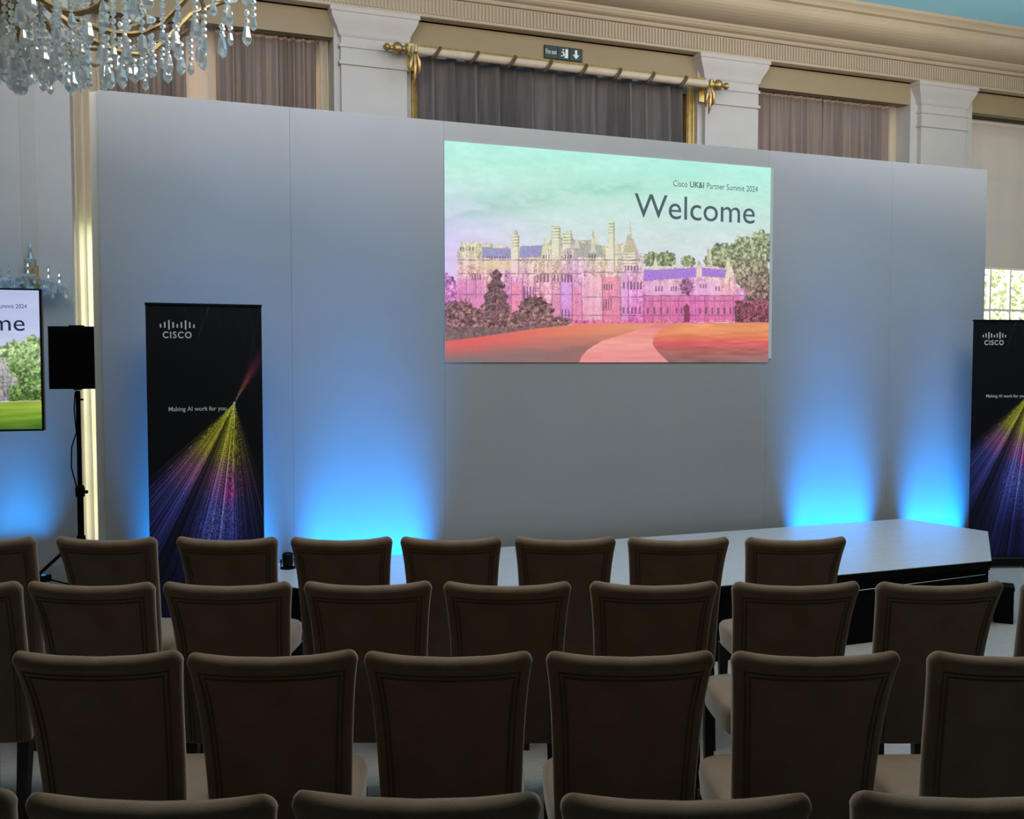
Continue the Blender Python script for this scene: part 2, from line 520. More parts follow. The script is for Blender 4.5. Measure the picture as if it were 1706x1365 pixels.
# ------------------------------------------------------------------ blinds and curtains
def blind(a, b, z0, z1, m, label, v=8.945):
    t = tag(empty('roller_blind', W((a + b) / 2, v, z0), A), label, 'blind', 'roller blinds')
    w = (b - a) / 2
    MB().box(-w, w, -0.001, 0.001, 0.02, z1 - z0).build('fabric', M[m], t, False)
    MB().box(-w, w, -0.008, 0.008, 0, 0.025).build('bottom_bar', M['frame'], t, False)
    L = MB()
    L.tube([(-w, 0, z1 - z0 + 0.022), (w, 0, z1 - z0 + 0.022)], 0.022, 10)
    L.build('roller', M['frame'], t)
    return t
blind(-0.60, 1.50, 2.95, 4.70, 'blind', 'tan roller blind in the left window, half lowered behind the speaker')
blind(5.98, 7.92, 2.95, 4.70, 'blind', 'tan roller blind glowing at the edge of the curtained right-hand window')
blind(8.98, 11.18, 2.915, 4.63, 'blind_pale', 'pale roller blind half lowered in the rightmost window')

def curtain(a, b, z0, z1, v, folds, amp, m, label, group=None, head=True, seed=1, name='curtain', droop=0.0):
    rnd = random.Random(seed)
    t = tag(empty(name, W((a + b) / 2, v, z0), A), label, 'curtain', group)
    w = b - a
    nx = folds * 10 + 1
    ph = [rnd.uniform(-0.9, 0.9) for _ in range(folds + 2)]
    am = [rnd.uniform(0.5, 1.25) for _ in range(folds + 2)]
    def wave(s, k):
        x = s * folds; i = int(x)
        j = min(i + 1, folds + 1); fr = x - i
        p = ph[i] * (1 - fr) + ph[j] * fr
        q = am[i] * (1 - fr) + am[j] * fr
        th = 2 * PI * x + p * k
        return amp * q * (math.sin(th) + 0.3 * math.sin(2 * th + 1))
    rows = [0, .2, .4, .6, .75, .86, .93, 1.0]
    def surf(ra, rb, h0, h1):
        mb = MB(); vs = []; fs = []
        for r in ra:
            z = h0 + (h1 - h0) * r
            g = (z - 0) / (z1 - z0)
            k = 1.0 - 0.45 * max(0, (g - 0.8) / 0.2)
            for i in range(nx):
                s = i / (nx - 1)
                x = -w / 2 + w * s + 0.018 * math.sin(7 * s * folds + 3 * g) * (1 - g)
                dz = -droop * max(0.0, math.sin(s * 3.0 * PI + 1.0)) * g * (0.6 + 0.4 * math.sin(s * folds * 2 * PI)) if droop else 0
                vs.append((x, wave(s, 0.6 + g) * k, z + dz))
        for r in range(len(ra) - 1):
            for i in range(nx - 1):
                fs.append((r * nx + i, r * nx + i + 1, (r + 1) * nx + i + 1, (r + 1) * nx + i))
        return mb.add(vs, fs)
    hh = z1 - z0
    hd = 0.075 if head else 0.0
    surf(rows, None, 0, hh - hd).build('drape', M[m], t)
    if head:
        surf([0, .5, 1], None, hh - hd, hh).build('heading', M['header'], t)
        MB().box(-w / 2, w / 2, -0.012, 0.012, hh + 0.002, hh + 0.02).build('track', M['ring'], t, False)
    return t
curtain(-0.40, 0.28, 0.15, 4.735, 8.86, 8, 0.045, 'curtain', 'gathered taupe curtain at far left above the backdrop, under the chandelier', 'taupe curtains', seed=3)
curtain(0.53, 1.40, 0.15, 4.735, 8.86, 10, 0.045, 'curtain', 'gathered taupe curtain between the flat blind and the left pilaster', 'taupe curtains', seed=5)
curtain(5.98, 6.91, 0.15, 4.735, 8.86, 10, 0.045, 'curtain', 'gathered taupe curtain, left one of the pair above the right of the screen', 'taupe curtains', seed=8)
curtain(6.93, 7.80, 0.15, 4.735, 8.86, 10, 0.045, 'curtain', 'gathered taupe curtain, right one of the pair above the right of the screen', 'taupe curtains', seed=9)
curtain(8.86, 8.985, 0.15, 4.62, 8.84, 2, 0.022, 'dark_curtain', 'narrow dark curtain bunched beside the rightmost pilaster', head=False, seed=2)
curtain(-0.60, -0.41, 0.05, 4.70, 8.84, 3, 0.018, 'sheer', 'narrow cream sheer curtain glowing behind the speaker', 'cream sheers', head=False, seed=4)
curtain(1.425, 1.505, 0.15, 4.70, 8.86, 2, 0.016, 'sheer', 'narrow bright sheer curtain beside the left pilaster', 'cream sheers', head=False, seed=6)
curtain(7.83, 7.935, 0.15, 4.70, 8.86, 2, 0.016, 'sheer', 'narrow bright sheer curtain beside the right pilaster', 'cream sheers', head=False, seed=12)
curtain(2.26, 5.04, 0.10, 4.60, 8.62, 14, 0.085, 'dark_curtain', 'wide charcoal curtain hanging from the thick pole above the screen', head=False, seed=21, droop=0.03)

# gilt door surround behind the charcoal curtain
t = tag(empty('door_1', (0, 0, 0), A), 'gilt door surround at the sides of the charcoal curtain', 'door frame', kind='structure')
MB().box(2.222, 2.31, 8.70, 8.80, 0, 4.60).box(2.235, 2.255, 8.685, 8.70, 0, 4.60).box(2.275, 2.295, 8.685, 8.70, 0, 4.60).build('jamb', M['gilt_wood'], t, False)
MB().box(5.12, 5.218, 8.70, 8.80, 0, 4.60).box(5.13, 5.15, 8.685, 8.70, 0, 4.60).box(5.18, 5.20, 8.685, 8.70, 0, 4.60).build('jamb', M['gilt_wood'], t, False)
MB().box(2.31, 5.12, 8.70, 8.80, 4.52, 4.60).build('head', M['ring'], t, False)
MB().box(2.31, 5.12, 8.76, 8.80, 0, 4.52).build('door_leaf', M['ring'], t, False)

# curtain pole with rings, brackets and finials
t = tag(empty('curtain_pole', W(3.7, 8.45, 4.565), A), 'thick cream curtain pole with brown rings and gilt finials', 'curtain pole')
MB().tube([(-1.53, 0, 0), (1.50, 0, 0)], 0.038, 16).build('pole', M['pole'], t)
MB().tube([(-1.45, -0.02, 0.040), (1.45, -0.02, 0.040)], 0.008, 8).build('edge_bead', M['gold'], t)
ring = MB()
pts = []
for k in range(17):
    a = 2 * PI * k / 16
    pts.append((0.035 * math.sin(a), 0.050 * math.cos(a), 0.050 * math.sin(a) - 0.004))
ring.tube(pts, 0.017, 6)
rme = ring.mesh('ring', M['ring'])
for k in range(8):
    link_mesh('ring', rme, t, (-1.30 + 0.36 * k, 0, -0.004))
for s, x in ((-1, -1.56), (1, 1.53)):
    f = MB().lathe([(0.0, 0), (0.05, 0.005), (0.052, 0.02), (0.03, 0.03), (0.028, 0.05), (0.05, 0.075), (0.056, 0.10), (0.045, 0.125), (0.02, 0.14), (0.016, 0.16), (0.035, 0.18), (0.036, 0.20), (0.015, 0.22), (0, 0.225)], 12)
    o = f.build('finial', M['old_gold'], t, loc=(x, 0, 0)); o.rotation_euler = (0, s * PI / 2, 0)
for x in (-1.50, 1.52):
    b = MB()
    b.tube([(x, 0.15, 0.02), (x, 0.08, -0.02), (x, 0, -0.055), (x, -0.05, -0.02), (x, -0.055, 0.03)], [0.022, 0.02, 0.018, 0.016, 0.01], 8)
    b.box(x - 0.03, x + 0.03, 0.13, 0.15, -0.14, 0.10)
    b.build('bracket', M['gold'], t)
    for dx, ln in ((-0.035, 0.20), (0.0, 0.27), (0.035, 0.19)):
        lf = MB().tube([(x + dx * .4, -0.02, -0.03), (x + dx, -0.035, -0.03 - ln * .4), (x + dx * 1.3, -0.02, -0.03 - ln * .8), (x + dx * .8, 0.0, -0.03 - ln)], [0.012, 0.02, 0.014, 0.003], 6)
        lf.build('bracket_leaf', M['old_gold'], t)
t = tag(empty('wall_box', W(2.265, 8.68, 4.38), A), 'small red-brown box on the gilt frame below the pole end', 'box')
MB().bevbox(-0.035, 0.035, -0.05, 0.004, 0.05, 0.15, 0.006).build('case', M['red'], t, False)
MB().bevbox(-0.03, 0.03, -0.045, 0.004, 0.0, 0.048, 0.006).build('cover', M['pole'], t, False)

# exit sign
t = tag(empty('exit_sign', W(3.735, 8.678, 4.705), A), 'dark green emergency exit sign on the tan board', 'sign')
MB().bevbox(-0.20, 0.20, -0.018, 0.004, 0, 0.125, 0.004).build('plate', M['sign'], t, False)
for x in (-0.064, 0.064):
    MB().box(x - 0.002, x + 0.002, -0.0195, -0.018, 0.004, 0.121).build('divider', M['black'], t, False)
lettering('Fire exit', 0.115, 0.045, M['white'], t, -0.13, 0.042, y=-0.0195)
mm = MB()          # running figure in front of a doorway
mm.box(0.018, 0.045, -0.0195, -0.018, 0.02, 0.105)
mm.tube([(-0.005, -0.019, 0.075), (0.004, -0.019, 0.05)], 0.009, 6).tube([(0.004, -0.019, 0.05), (0.016, -0.019, 0.035), (0.006, -0.019, 0.018)], 0.006, 6)
mm.tube([(0.002, -0.019, 0.05), (-0.014, -0.019, 0.036), (-0.03, -0.019, 0.036)], 0.006, 6).tube([(-0.006, -0.019, 0.076), (-0.024, -0.019, 0.068)], 0.005, 6)
mm.sphere((-0.006, -0.019, 0.095), 0.010, 8, 4)
mm.build('running_figure', M['white'], t)
ar = MB()
ar.add([(0.118, -0.0195, 0.105), (0.142, -0.0195, 0.105), (0.142, -0.0195, 0.06), (0.165, -0.0195, 0.06), (0.13, -0.0195, 0.02), (0.095, -0.0195, 0.06), (0.118, -0.0195, 0.06)], [(0, 1, 2, 3, 4, 5, 6)])
ar.build('arrow', M['white'], t, False)

# ================================================================== STAGE
VB = 6.60                                   # face of the backdrop
t = tag(empty('stage_backdrop', W(3.3, VB, 0), A), 'long white-grey panelled backdrop wall behind the stage', 'backdrop')
seams = [-0.32, 0.86, 1.93, 4.64, 5.88, 6.93]
for a, b in zip(seams[:-1], seams[1:]):
    MB().bevbox(a - 3.3 + 0.0004, b - 3.3 - 0.0004, 0, 0.05, 0, 3.49, 0.0010).build('panel', M['backdrop'], t, False)
rt = MB().box(-0.03, 0.0, 0, 0.075, 0, 3.49).build('return_panel', M['frame'], t, False, loc=(-3.592, 0.053, 0))
rt.rotation_euler = (0, 0, R(50))
for x in (-3.0, -1.2, 0.2, 1.8, 3.2):
    MB().tube([(x, 0.05, 2.4), (x, 0.85, 0.03)], 0.02, 6).build('brace', M['leg'], t)

# projected picture ------------------------------------------------
def fill(img, pts, col, alpha=1.0, blend=None):
    """fill polygon (unit coordinates, y down) into raster img; col may be a colour or a function of (X, Y)"""
    h, w = img.shape[:2]
    P = np.array(pts, float)
    x0, x1 = max(0, int(P[:, 0].min() * w)), min(w, int(P[:, 0].max() * w) + 2)
    y0, y1 = max(0, int(P[:, 1].min() * h)), min(h, int(P[:, 1].max() * h) + 2)
    if x1 <= x0 or y1 <= y0: return
    X, Y = np.meshgrid((np.arange(x0, x1) + .5) / w, (np.arange(y0, y1) + .5) / h)
    ins = np.zeros(X.shape, bool)
    n = len(P); j = n - 1
    for i in range(n):
        xi, yi = P[i]; xj, yj = P[j]
        if yi != yj:
            c = ((yi > Y) != (yj > Y)) & (X < (xj - xi) * (Y - yi) / (yj - yi) + xi)
            ins ^= c
        j = i
    cc = col(X, Y) if callable(col) else np.broadcast_to(np.array(col, float), X.shape + (3,))
    reg = img[y0:y1, x0:x1]
    reg[ins] = reg[ins] * (1 - alpha) + cc[ins] * alpha
def ramp(y, stops):
    ys = [s[0] for s in stops]
    return np.stack([np.interp(y, ys, [s[1][k] for s in stops]) for k in range(3)], -1)
def smooth_noise(h, w, sy, sx, rng):
    n = rng.random((max(2, int(h / sy)) + 2, max(2, int(w / sx)) + 2))
    yy = np.linspace(0, n.shape[0] - 1.001, h); xx = np.linspace(0, n.shape[1] - 1.001, w)
    yi = yy.astype(int); xi = xx.astype(int); fy = (yy - yi)[:, None]; fx = (xx - xi)[None, :]
    fy = fy * fy * (3 - 2 * fy); fx = fx * fx * (3 - 2 * fx)
    a = n[yi][:, xi]; b = n[yi][:, xi + 1]; c = n[yi + 1][:, xi]; d = n[yi + 1][:, xi + 1]
    return (a * (1 - fx) + b * fx) * (1 - fy) + (c * (1 - fx) + d * fx) * fy

def homography(src, dst):
    Am = []; bv = []
    for (x, y), (X, Y) in zip(src, dst):
        Am.append([x, y, 1, 0, 0, 0, -X * x, -X * y]); bv.append(X)
        Am.append([0, 0, 0, x, y, 1, -Y * x, -Y * y]); bv.append(Y)
    hh = np.linalg.solve(np.array(Am, float), np.array(bv, float))
    return np.append(hh, 1).reshape(3, 3)
# drawing units of the sketch below -> unit square of the slide
HM = homography([(108, 65), (1608, 190), (108, 1085), (1594, 1085)], [(0, 0), (1, 0), (0, 1), (1, 1)])
def q(x, y):
    v = HM @ np.array([x, y, 1.0]); return (v[0] / v[2], v[1] / v[2])
def Q(*p):
    return [q(*a) for a in p]

def paint_slide(w, h, natural=False):
    rng = np.random.default_rng(5)
    img = np.zeros((h, w, 3))
    Y, X = np.mgrid[0:h, 0:w]; Y = (Y + .5) / h; X = (X + .5) / w
    n1 = smooth_noise(h, w, h / 9, w / 5, rng); n2 = smooth_noise(h, w, h / 26, w / 14, rng); n3 = smooth_noise(h, w, h / 70, w / 50, rng)
    if natural:
        sky = ramp(Y, [(0, (176, 186, 222)), (.3, (190, 198, 232)), (.6, (205, 208, 236))])
        sky = sky + ((n1 * .6 + n2 * .4) - .5)[..., None] * 18
    else:
        sky = ramp(Y, [(0, (172, 236, 220)), (.12, (182, 232, 215)), (.25, (194, 226, 216)), (.4, (206, 220, 220)), (.6, (216, 212, 222))])
        lilac = np.clip(1 - X / .32, 0, 1) * np.clip((Y - .12) / .3, 0, 1)
        sky = sky + lilac[..., None] * np.array((4, -16, 18))
        band = np.clip(1 - np.abs((Y - .24 + .34 * (X - .25)) / .09), 0, 1) * np.clip((.85 - X) / .3, 0, 1)
        cl = band * np.clip((n2 * .6 + n3 * .4 + n1 * .3 - .45) * 3, 0, 1)
        sky = sky - cl[..., None] * np.array((36, 18, 28))
        sky = sky + ((n2 * .5 + n3 * .5) - .5)[..., None] * 16
    img[:] = sky
    # trees behind the house
    def treecol(top, bot, y0, y1):
        def f(XX, YY):
            base = ramp(YY, [(y0, top), (y1, bot)])
            k = rng.random(XX.shape)
            kk = smooth_noise(XX.shape[0], XX.shape[1], 5, 5, rng)
            k2 = smooth_noise(XX.shape[0], XX.shape[1], 2.2, 2.2, rng)
            return base * (0.62 + 0.8 * kk[..., None]) + ((k - .5) * 40 + (k2 - .5) * 90)[..., None]
        return f
    def blob(cx, cy, rx, ry, col, jag=.16, n=40):
        pts = []
        for i in range(n):
            a = 2 * PI * i / n; k = 1 + rng.uniform(-jag, jag)
            pts.append(q(cx + rx * k * math.cos(a), cy + ry * k * math.sin(a)))
        fill(img, pts, col)
    if natural:
        T1, T2 = (150, 175, 120), (70, 105, 40)
        B = lambda y: ramp(y, [(.4, (178, 176, 172)), (.9, (150, 146, 150))])
        roof1, roof2, win = (140, 142, 160), (150, 150, 168), (88, 88, 98)
    else:
        T1, T2 = (142, 150, 116), (118, 58, 76)
        B = lambda y: ramp(y, [(.36, (200, 206, 174)), (.50, (214, 204, 186)), (.58, (226, 186, 190)), (.68, (226, 158, 196)), (.76, (228, 142, 176)), (.86, (206, 96, 146)), (.9, (196, 96, 132))])
        roof1, roof2, win = (152, 148, 190), (164, 120, 208), (112, 72, 112)
    for c in ((1060, 612, 45, 34), (1125, 610, 48, 36), (1225, 622, 34, 30), (1375, 590, 48, 52), (1335, 620, 40, 30)):
        blob(*c, treecol(T1 if natural else (128, 140, 102), T2 if natural else (128, 116, 108), .5, .62))
    blob(1395, 600, 50, 60, treecol(T1, T2, .45, .8)); blob(1475, 590, 75, 80, treecol(T1, T2, .45, .85)); blob(1565, 560, 60, 80, treecol(T1, T2, .42, .85))
    blob(1545, 740, 75, 150, treecol(T1, T2, .42, .85)); blob(1500, 680, 60, 90, treecol(T1, T2, .42, .85))
    blob(125, 760, 45, 85, treecol((190, 130, 190) if not natural else T1, (150, 70, 110) if not natural else T2, .6, .85))
    # house
    def stone(XX, YY):
        c = B(YY)
        k = smooth_noise(XX.shape[0], XX.shape[1], 8, 5, rng)
        col = np.sin(XX * 190) * np.sin(XX * 57 + 1)
        c = c + ((k - .5) * 40)[..., None] + (np.sign(col) * 9)[..., None]
        if not natural:
            t1 = np.sin(XX * 34 + 1.5)
            c = c + np.clip(t1, 0, 1)[..., None] * np.array((0, -12, 14)) + np.clip(-t1, 0, 1)[..., None] * np.array((6, 7, -6))
        ink = (smooth_noise(XX.shape[0], XX.shape[1], 3, 1.6, rng) > .72) * 34 + (smooth_noise(XX.shape[0], XX.shape[1], 1.5, 3, rng) > .76) * 26
        return c + ((rng.random(XX.shape) - .5) * 30 - ink)[..., None]
    house = Q((165, 905), (165, 570), (180, 560), (185, 530), (205, 535), (245, 530), (258, 545), (262, 505), (268, 540), (300, 535), (385, 545), (412, 560), (415, 520), (425, 478), (443, 478), (450, 520), (455, 550), (563, 545),
              (568, 488), (574, 545), (598, 520), (600, 458), (637, 458), (640, 520), (650, 490), (690, 480), (700, 520), (780, 525), (790, 468), (802, 525), (830, 550), (858, 545), (862, 436), (886, 434), (892, 540), (915, 540),
              (935, 530), (955, 490), (960, 432), (966, 490), (990, 560), (1020, 590), (1022, 655), (1062, 650), (1075, 600), (1092, 650), (1262, 645), (1275, 610), (1290, 645), (1312, 640), (1312, 560), (1331, 560), (1335, 640), (1395, 655),
              (1410, 595), (1440, 690), (1450, 740), (1486, 745), (1480, 898), (1000, 905))
    fill(img, house, stone)
    def rf(c):
        def f(XX, YY):
            return np.array(c, float) + ((rng.random(XX.shape) - .5) * 44)[..., None]
        return f
    fill(img, Q((285, 555), (415, 562), (412, 608), (278, 606)), rf(roof1))
    fill(img, Q((456, 552), (560, 546), (545, 602), (450, 604)), rf(roof1))
    fill(img, Q((700, 526), (830, 552), (845, 602), (700, 602)), rf((168, 168, 160)))
    fill(img, Q((1024, 660), (1262, 650), (1262, 692), (1022, 712)), rf(roof2))
    fill(img, Q((1290, 650), (1402, 658), (1395, 694), (1290, 690)), rf(roof2))
    # towers, chimneys and gables
    lite = (216, 216, 188) if not natural else (200, 198, 190)
    dk = (140, 140, 112) if not natural else (120, 118, 116)
    for (x0, x1, y0, y1) in ((414, 452, 500, 690), (600, 640, 462, 600), (652, 692, 488, 560), (860, 890, 440, 665), (930, 990, 580, 640)):
        fill(img, Q((x0, y0), (x1, y0), (x1, y1), (x0, y1)), lambda XX, YY: B(YY) + 14 + ((rng.random(XX.shape) - .5) * 30)[..., None])
        for yy in np.arange(y0 + 6, y0 + 52, 14):
            fill(img, Q((x0, yy), (x1, yy), (x1, yy + 4), (x0, yy + 4)), dk, .7)
        fill(img, Q((x1 - 7, y0), (x1, y0), (x1, y1), (x1 - 7, y1)), dk, .5)
    fill(img, Q((925, 580), (958, 500), (962, 500), (996, 580)), rf((188, 182, 150) if not natural else (170, 168, 166)))
    for (a, b, y0, y1) in ((1060, 1092, 605, 660), (1262, 1290, 630, 690), (1398, 1425, 610, 690), (700, 730, 500, 560), (555, 590, 540, 590), (775, 805, 520, 580)):
        fill(img, Q((a, y1), ((a + b) / 2, y0), (b, y1)), lite, .75)
    # pale wings and bays
    if not natural:
        for (x0, x1, y0, y1, c) in ((740, 830, 690, 890, (238, 186, 198)), (830, 912, 690, 890, (226, 128, 156)), (640, 690, 700, 880, (214, 158, 232)), (920, 950, 680, 890, (222, 162, 226)), (1025, 1180, 715, 775, (232, 174, 226)), (1260, 1380, 710, 775, (234, 176, 226)),
                                    (1022, 1470, 775, 890, (216, 100, 160)), (165, 290, 700, 830, (216, 130, 188)), (410, 465, 720, 890, (236, 140, 156)), (600, 640, 760, 890, (222, 150, 180)), (290, 415, 612, 660, (226, 208, 158)), (690, 735, 740, 890, (226, 150, 164))):
            fill(img, Q((x0, y0), (x1, y0), (x1, y1), (x0, y1)), c, .6)
    # string courses
    for (x0, x1, yy) in ((170, 1010, 612), (170, 735, 675), (170, 735, 770), (735, 1020, 668), (735, 1020, 782), (1022, 1480, 775), (1022, 1470, 800), (165, 1480, 866)):
        fill(img, Q((x0, yy), (x1, yy), (x1, yy + 4), (x0, yy + 4)), win, .55)
    # buttresses
    for x in (205, 250, 300, 412, 465, 520, 545, 600, 638, 692, 735, 830, 912, 950, 1020, 1062, 1100, 1140, 1180, 1255, 1300, 1345, 1390, 1430):
        fill(img, Q((x, 690 if x < 1020 else 780), (x + 5, 690 if x < 1020 else 780), (x + 5, 895), (x, 895)), win, .38)
    # windows
    for (x0, yy, ww, hh, n, dx) in ((232, 680, 10, 26, 4, 12), (530, 680, 12, 36, 4, 16), (610, 682, 10, 30, 2, 14), (645, 680, 11, 36, 4, 13), (470, 735, 10, 60, 4, 14), (560, 590, 9, 18, 3, 12), (660, 590, 9, 18, 3, 12), (770, 588, 9, 18, 3, 12),
                                     (838, 724, 9, 26, 4, 11), (836, 790, 8, 56, 4, 11), (926, 715, 12, 30, 2, 18), (960, 715, 12, 34, 4, 15), (925, 830, 14, 30, 2, 18), (962, 830, 13, 30, 3, 18), (935, 640, 9, 24, 5, 14), (1075, 735, 10, 22, 3, 13), (1145, 735, 9, 22, 3, 11),
                                     (1036, 832, 14, 30, 4, 30), (1168, 832, 12, 28, 2, 22), (1275, 832, 14, 30, 6, 28), (1280, 725, 10, 18, 3, 12), (1350, 735, 9, 20, 2, 14), (1430, 830, 10, 26, 3, 15), (180, 790, 8, 24, 3, 20), (645, 840, 10, 36, 3, 14), (180, 555, 6, 16, 5, 14), (300, 596, 8, 10, 9, 12)):
        for k in range(n):
            x = x0 + k * dx
            fill(img, Q((x, yy), (x + ww * .72, yy), (x + ww * .72, yy + hh), (x, yy + hh)), win, .75)
    fill(img, Q((1205, 900), (1205, 830), (1218, 812), (1232, 830), (1232, 900)), (120, 52, 78) if not natural else (90, 84, 88), .9)
    blob(1220, 735, 30, 38, treecol((140, 90, 130), (120, 60, 90), .6, .75) if not natural else treecol(T1, T2, .6, .8))
    fill(img, Q((1440, 800), (1600, 800), (1600, 908), (1440, 908)), treecol((128, 70, 84), (112, 60, 72), .7, .86) if not natural else treecol(T1, T2, .6, .8))
    # planting in front of the house
    bush1 = treecol((112, 78, 84), (132, 92, 92), .58, .86) if not natural else treecol((110, 138, 70), (66, 96, 40), .58, .86)
    cone = [(345, 655)]
    for k in range(1, 11):
        yy = 655 + k * 25
        cone.append((345 + 12 + k * 7.5 + (9 if k % 2 else -10), yy))
    cone.append((420, 930)); cone.append((255, 930))
    for k in range(10, 0, -1):
        yy = 655 + k * 25
        cone.append((345 - 12 - k * 8 - (9 if k % 2 else -10), yy))
    blob(175, 860, 85, 55, bush1); blob(290, 890, 70, 55, bush1)
    fill(img, Q(*cone), bush1)
    for k in range(240):          # drooping boughs
        f_ = rng.random() ** .8; yy = 655 + f_ * 265; side = rng.choice((-1, 1)); st = rng.uniform(0, .75) * (10 + f_ * 70); ln = st + (8 + f_ * 26) * rng.uniform(.6, 1.3)
        c_ = (np.array((98, 66, 74)) if not natural else np.array((62, 88, 46))) + rng.uniform(-30, 52)
        fill(img, Q((345 + side * st, yy - 5), (345 + side * ln, yy + 9), (345 + side * st, yy + 6)), c_, .75)
    blob(525, 850, 80, 72, bush1); blob(440, 895, 70, 45, bush1); blob(620, 898, 70, 24, bush1); blob(1540, 860, 70, 40, treecol((128, 62, 78), (122, 66, 78), .7, .86) if not natural else bush1)
    # path and lawns
    def soft(stops, amp=18):
        def f(XX, YY):
            k = smooth_noise(XX.shape[0], XX.shape[1], 4, 40, rng)
            return ramp(YY, stops) + ((k - .5) * amp)[..., None]
        return f
    if natural:
        pth = (206, 200, 190); L1 = soft([(.83, (150, 175, 60)), (.92, (110, 150, 40)), (1, (60, 96, 26))], 30); sh = (70, 90, 46)
        lawnL = lawnR = L1
    else:
        pth = None; sh = (112, 94, 92)
        def lawnL(XX, YY):
            k = smooth_noise(XX.shape[0], XX.shape[1], 4, 50, rng)
            edge = .905 - .075 * np.clip(XX / .45, 0, 1.2)
            d = np.clip((YY - edge - .012) / .085, 0, 1) + (k - .5) * .25
            right = np.clip((XX - .1) / .5, 0, 1)[..., None]
            top = np.array((220, 96, 92)) * (1 - right) + np.array((224, 152, 108)) * right
            return top + np.clip(d, 0, 1)[..., None] ** 1.2 * (np.array((128, 110, 108)) * (1 - right * .5) + np.array((205, 84, 84)) * right * .5 - top)
        lawnR = soft([(.82, (228, 150, 96)), (.885, (220, 118, 88)), (.90, (222, 88, 104)), (.925, (180, 92, 86)), (1, (136, 104, 100))], 26)
    fill(img, Q((108, 880), (300, 900), (700, 895), (620, 925), (500, 942), (300, 972), (108, 1000)), bush1)
    fill(img, Q((108, 915), (400, 925), (640, 905), (700, 905), (500, 950), (108, 1000)), sh, .65)
    fill(img, Q((690, 905), (1594, 900), (1594, 1085), (700, 1085)), soft([(.82, (226, 128, 128)), (.9, (238, 158, 146)), (1, (226, 138, 140))], 14) if not natural else pth)
    fill(img, Q((108, 988), (300, 962), (500, 932), (720, 908), (1080, 905), (960, 945), (830, 985), (770, 1020), (735, 1055), (722, 1090), (108, 1090)), lawnL)
    fill(img, Q((1190, 908), (1600, 903), (1600, 1090), (1142, 1090), (1085, 1035), (1062, 1000), (1066, 970), (1088, 942), (1130, 920)), lawnR)
    img += ((rng.random((h, w)) - .5) * 8)[..., None]
    return np.clip(img, 0, 255)

def raster_plane(name, img, w, h, material, parent, loc, gain=1.0):
    """flat picture: a fine grid in the local x-z plane whose vertices carry the colours"""
    ny, nx = img.shape[:2]
    gx, gz = np.meshgrid(np.linspace(-w / 2, w / 2, nx), np.linspace(h, 0, ny))
    co = np.stack([gx, np.zeros_like(gx), gz], -1).reshape(-1, 3)
    ii = np.arange(nx * ny).reshape(ny, nx)
    f = np.stack([ii[1:, :-1], ii[1:, 1:], ii[:-1, 1:], ii[:-1, :-1]], -1).reshape(-1)
    nf = len(f) // 4
    me = bpy.data.meshes.new(name)
    me.vertices.add(nx * ny); me.vertices.foreach_set('co', co.ravel())
    me.loops.add(len(f)); me.loops.foreach_set('vertex_index', f.astype(np.int32))
    me.polygons.add(nf); me.polygons.foreach_set('loop_start', np.arange(0, len(f), 4, dtype=np.int32))
    me.update(); me.validate()
    c = img.reshape(-1, 3) / 255.0
    lin = np.where(c <= 0.04045, c / 12.92, ((c + 0.055) / 1.055) ** 2.4) * gain
    at = me.color_attributes.new('picture', 'FLOAT_COLOR', 'POINT')
    at.data.foreach_set('color', np.concatenate([lin, np.ones((len(lin), 1))], 1).ravel().astype(np.float32))
    me.materials.append(material)
    return link_mesh(name, me, parent, loc)

SW, SH = 2.725, 1.562
t = tag(empty('projection_screen', W(1.931 + SW / 2, VB - 0.002, 1.79), A), 'bright projected picture of a pink-tinted manor house with Welcome lettering', 'screen')
MB().box(-SW / 2, SW / 2, -0.004, 0.001, 0, SH).build('screen_sheet', M['white'], t, False)
raster_plane('picture', paint_slide(620, 356), SW, SH, M['screen'], t, (0, -0.0050, 0))
lettering('Welcome', 0.395 * SW, 0.115 * SH, M['ink'], t, (0.551 - 0.5) * SW, 0.708 * SH, y=-0.0062, align='l')
lettering('Cisco', 0.046 * SW, 0.030 * SH, M['ink'], t, (0.673 - 0.5) * SW, 0.870 * SH, y=-0.0062, align='l')
lettering('UK&I', 0.046 * SW, 0.030 * SH, M['ink'], t, (0.7275 - 0.5) * SW, 0.870 * SH, y=-0.0062, bold=0.018, align='l')
lettering('Partner Summit 2024', 0.172 * SW, 0.030 * SH, M['ink'], t, (0.783 - 0.5) * SW, 0.870 * SH, y=-0.0062, align='l')
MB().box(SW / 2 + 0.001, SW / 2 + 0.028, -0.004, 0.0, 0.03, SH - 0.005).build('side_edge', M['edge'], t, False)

# stage platform ---------------------------------------------------
HS = 0.46
outer = [(1.54, 4.88), (5.24, 4.88), (6.12, 5.74), (5.95, 6.46), (0.695, 6.46), (0.67, 5.80)]
t = tag(empty('stage_platform', W(3.4, 5.7, 0), A), 'low grey stage platform with black skirt and angled corners', 'stage')
pl = [(x - 3.4, y - 5.7) for x, y in outer]
def inset(poly, d):
    cx = sum(p[0] for p in poly) / len(poly); cy = sum(p[1] for p in poly) / len(poly)
    return [(x - d * (1 if x > cx else -1), y - d * (1 if y > cy else -1)) for x, y in poly]
MB().prism(pl, HS - 0.004, HS).build('deck', M['deck'], t, False)
MB().prism(pl, HS - 0.05, HS - 0.004).build('deck_frame', M['black'], t, False)
MB().prism(inset(pl, 0.012), 0, HS - 0.05).build('skirt', M['black'], t, False)
MB().tube([(4.15 - 3.4, 4.889 - 5.7, 0.345), (5.2 - 3.4, 4.889 - 5.7, 0.367)], 0.002, 6).build('skirt_seam', M['alu'], t)
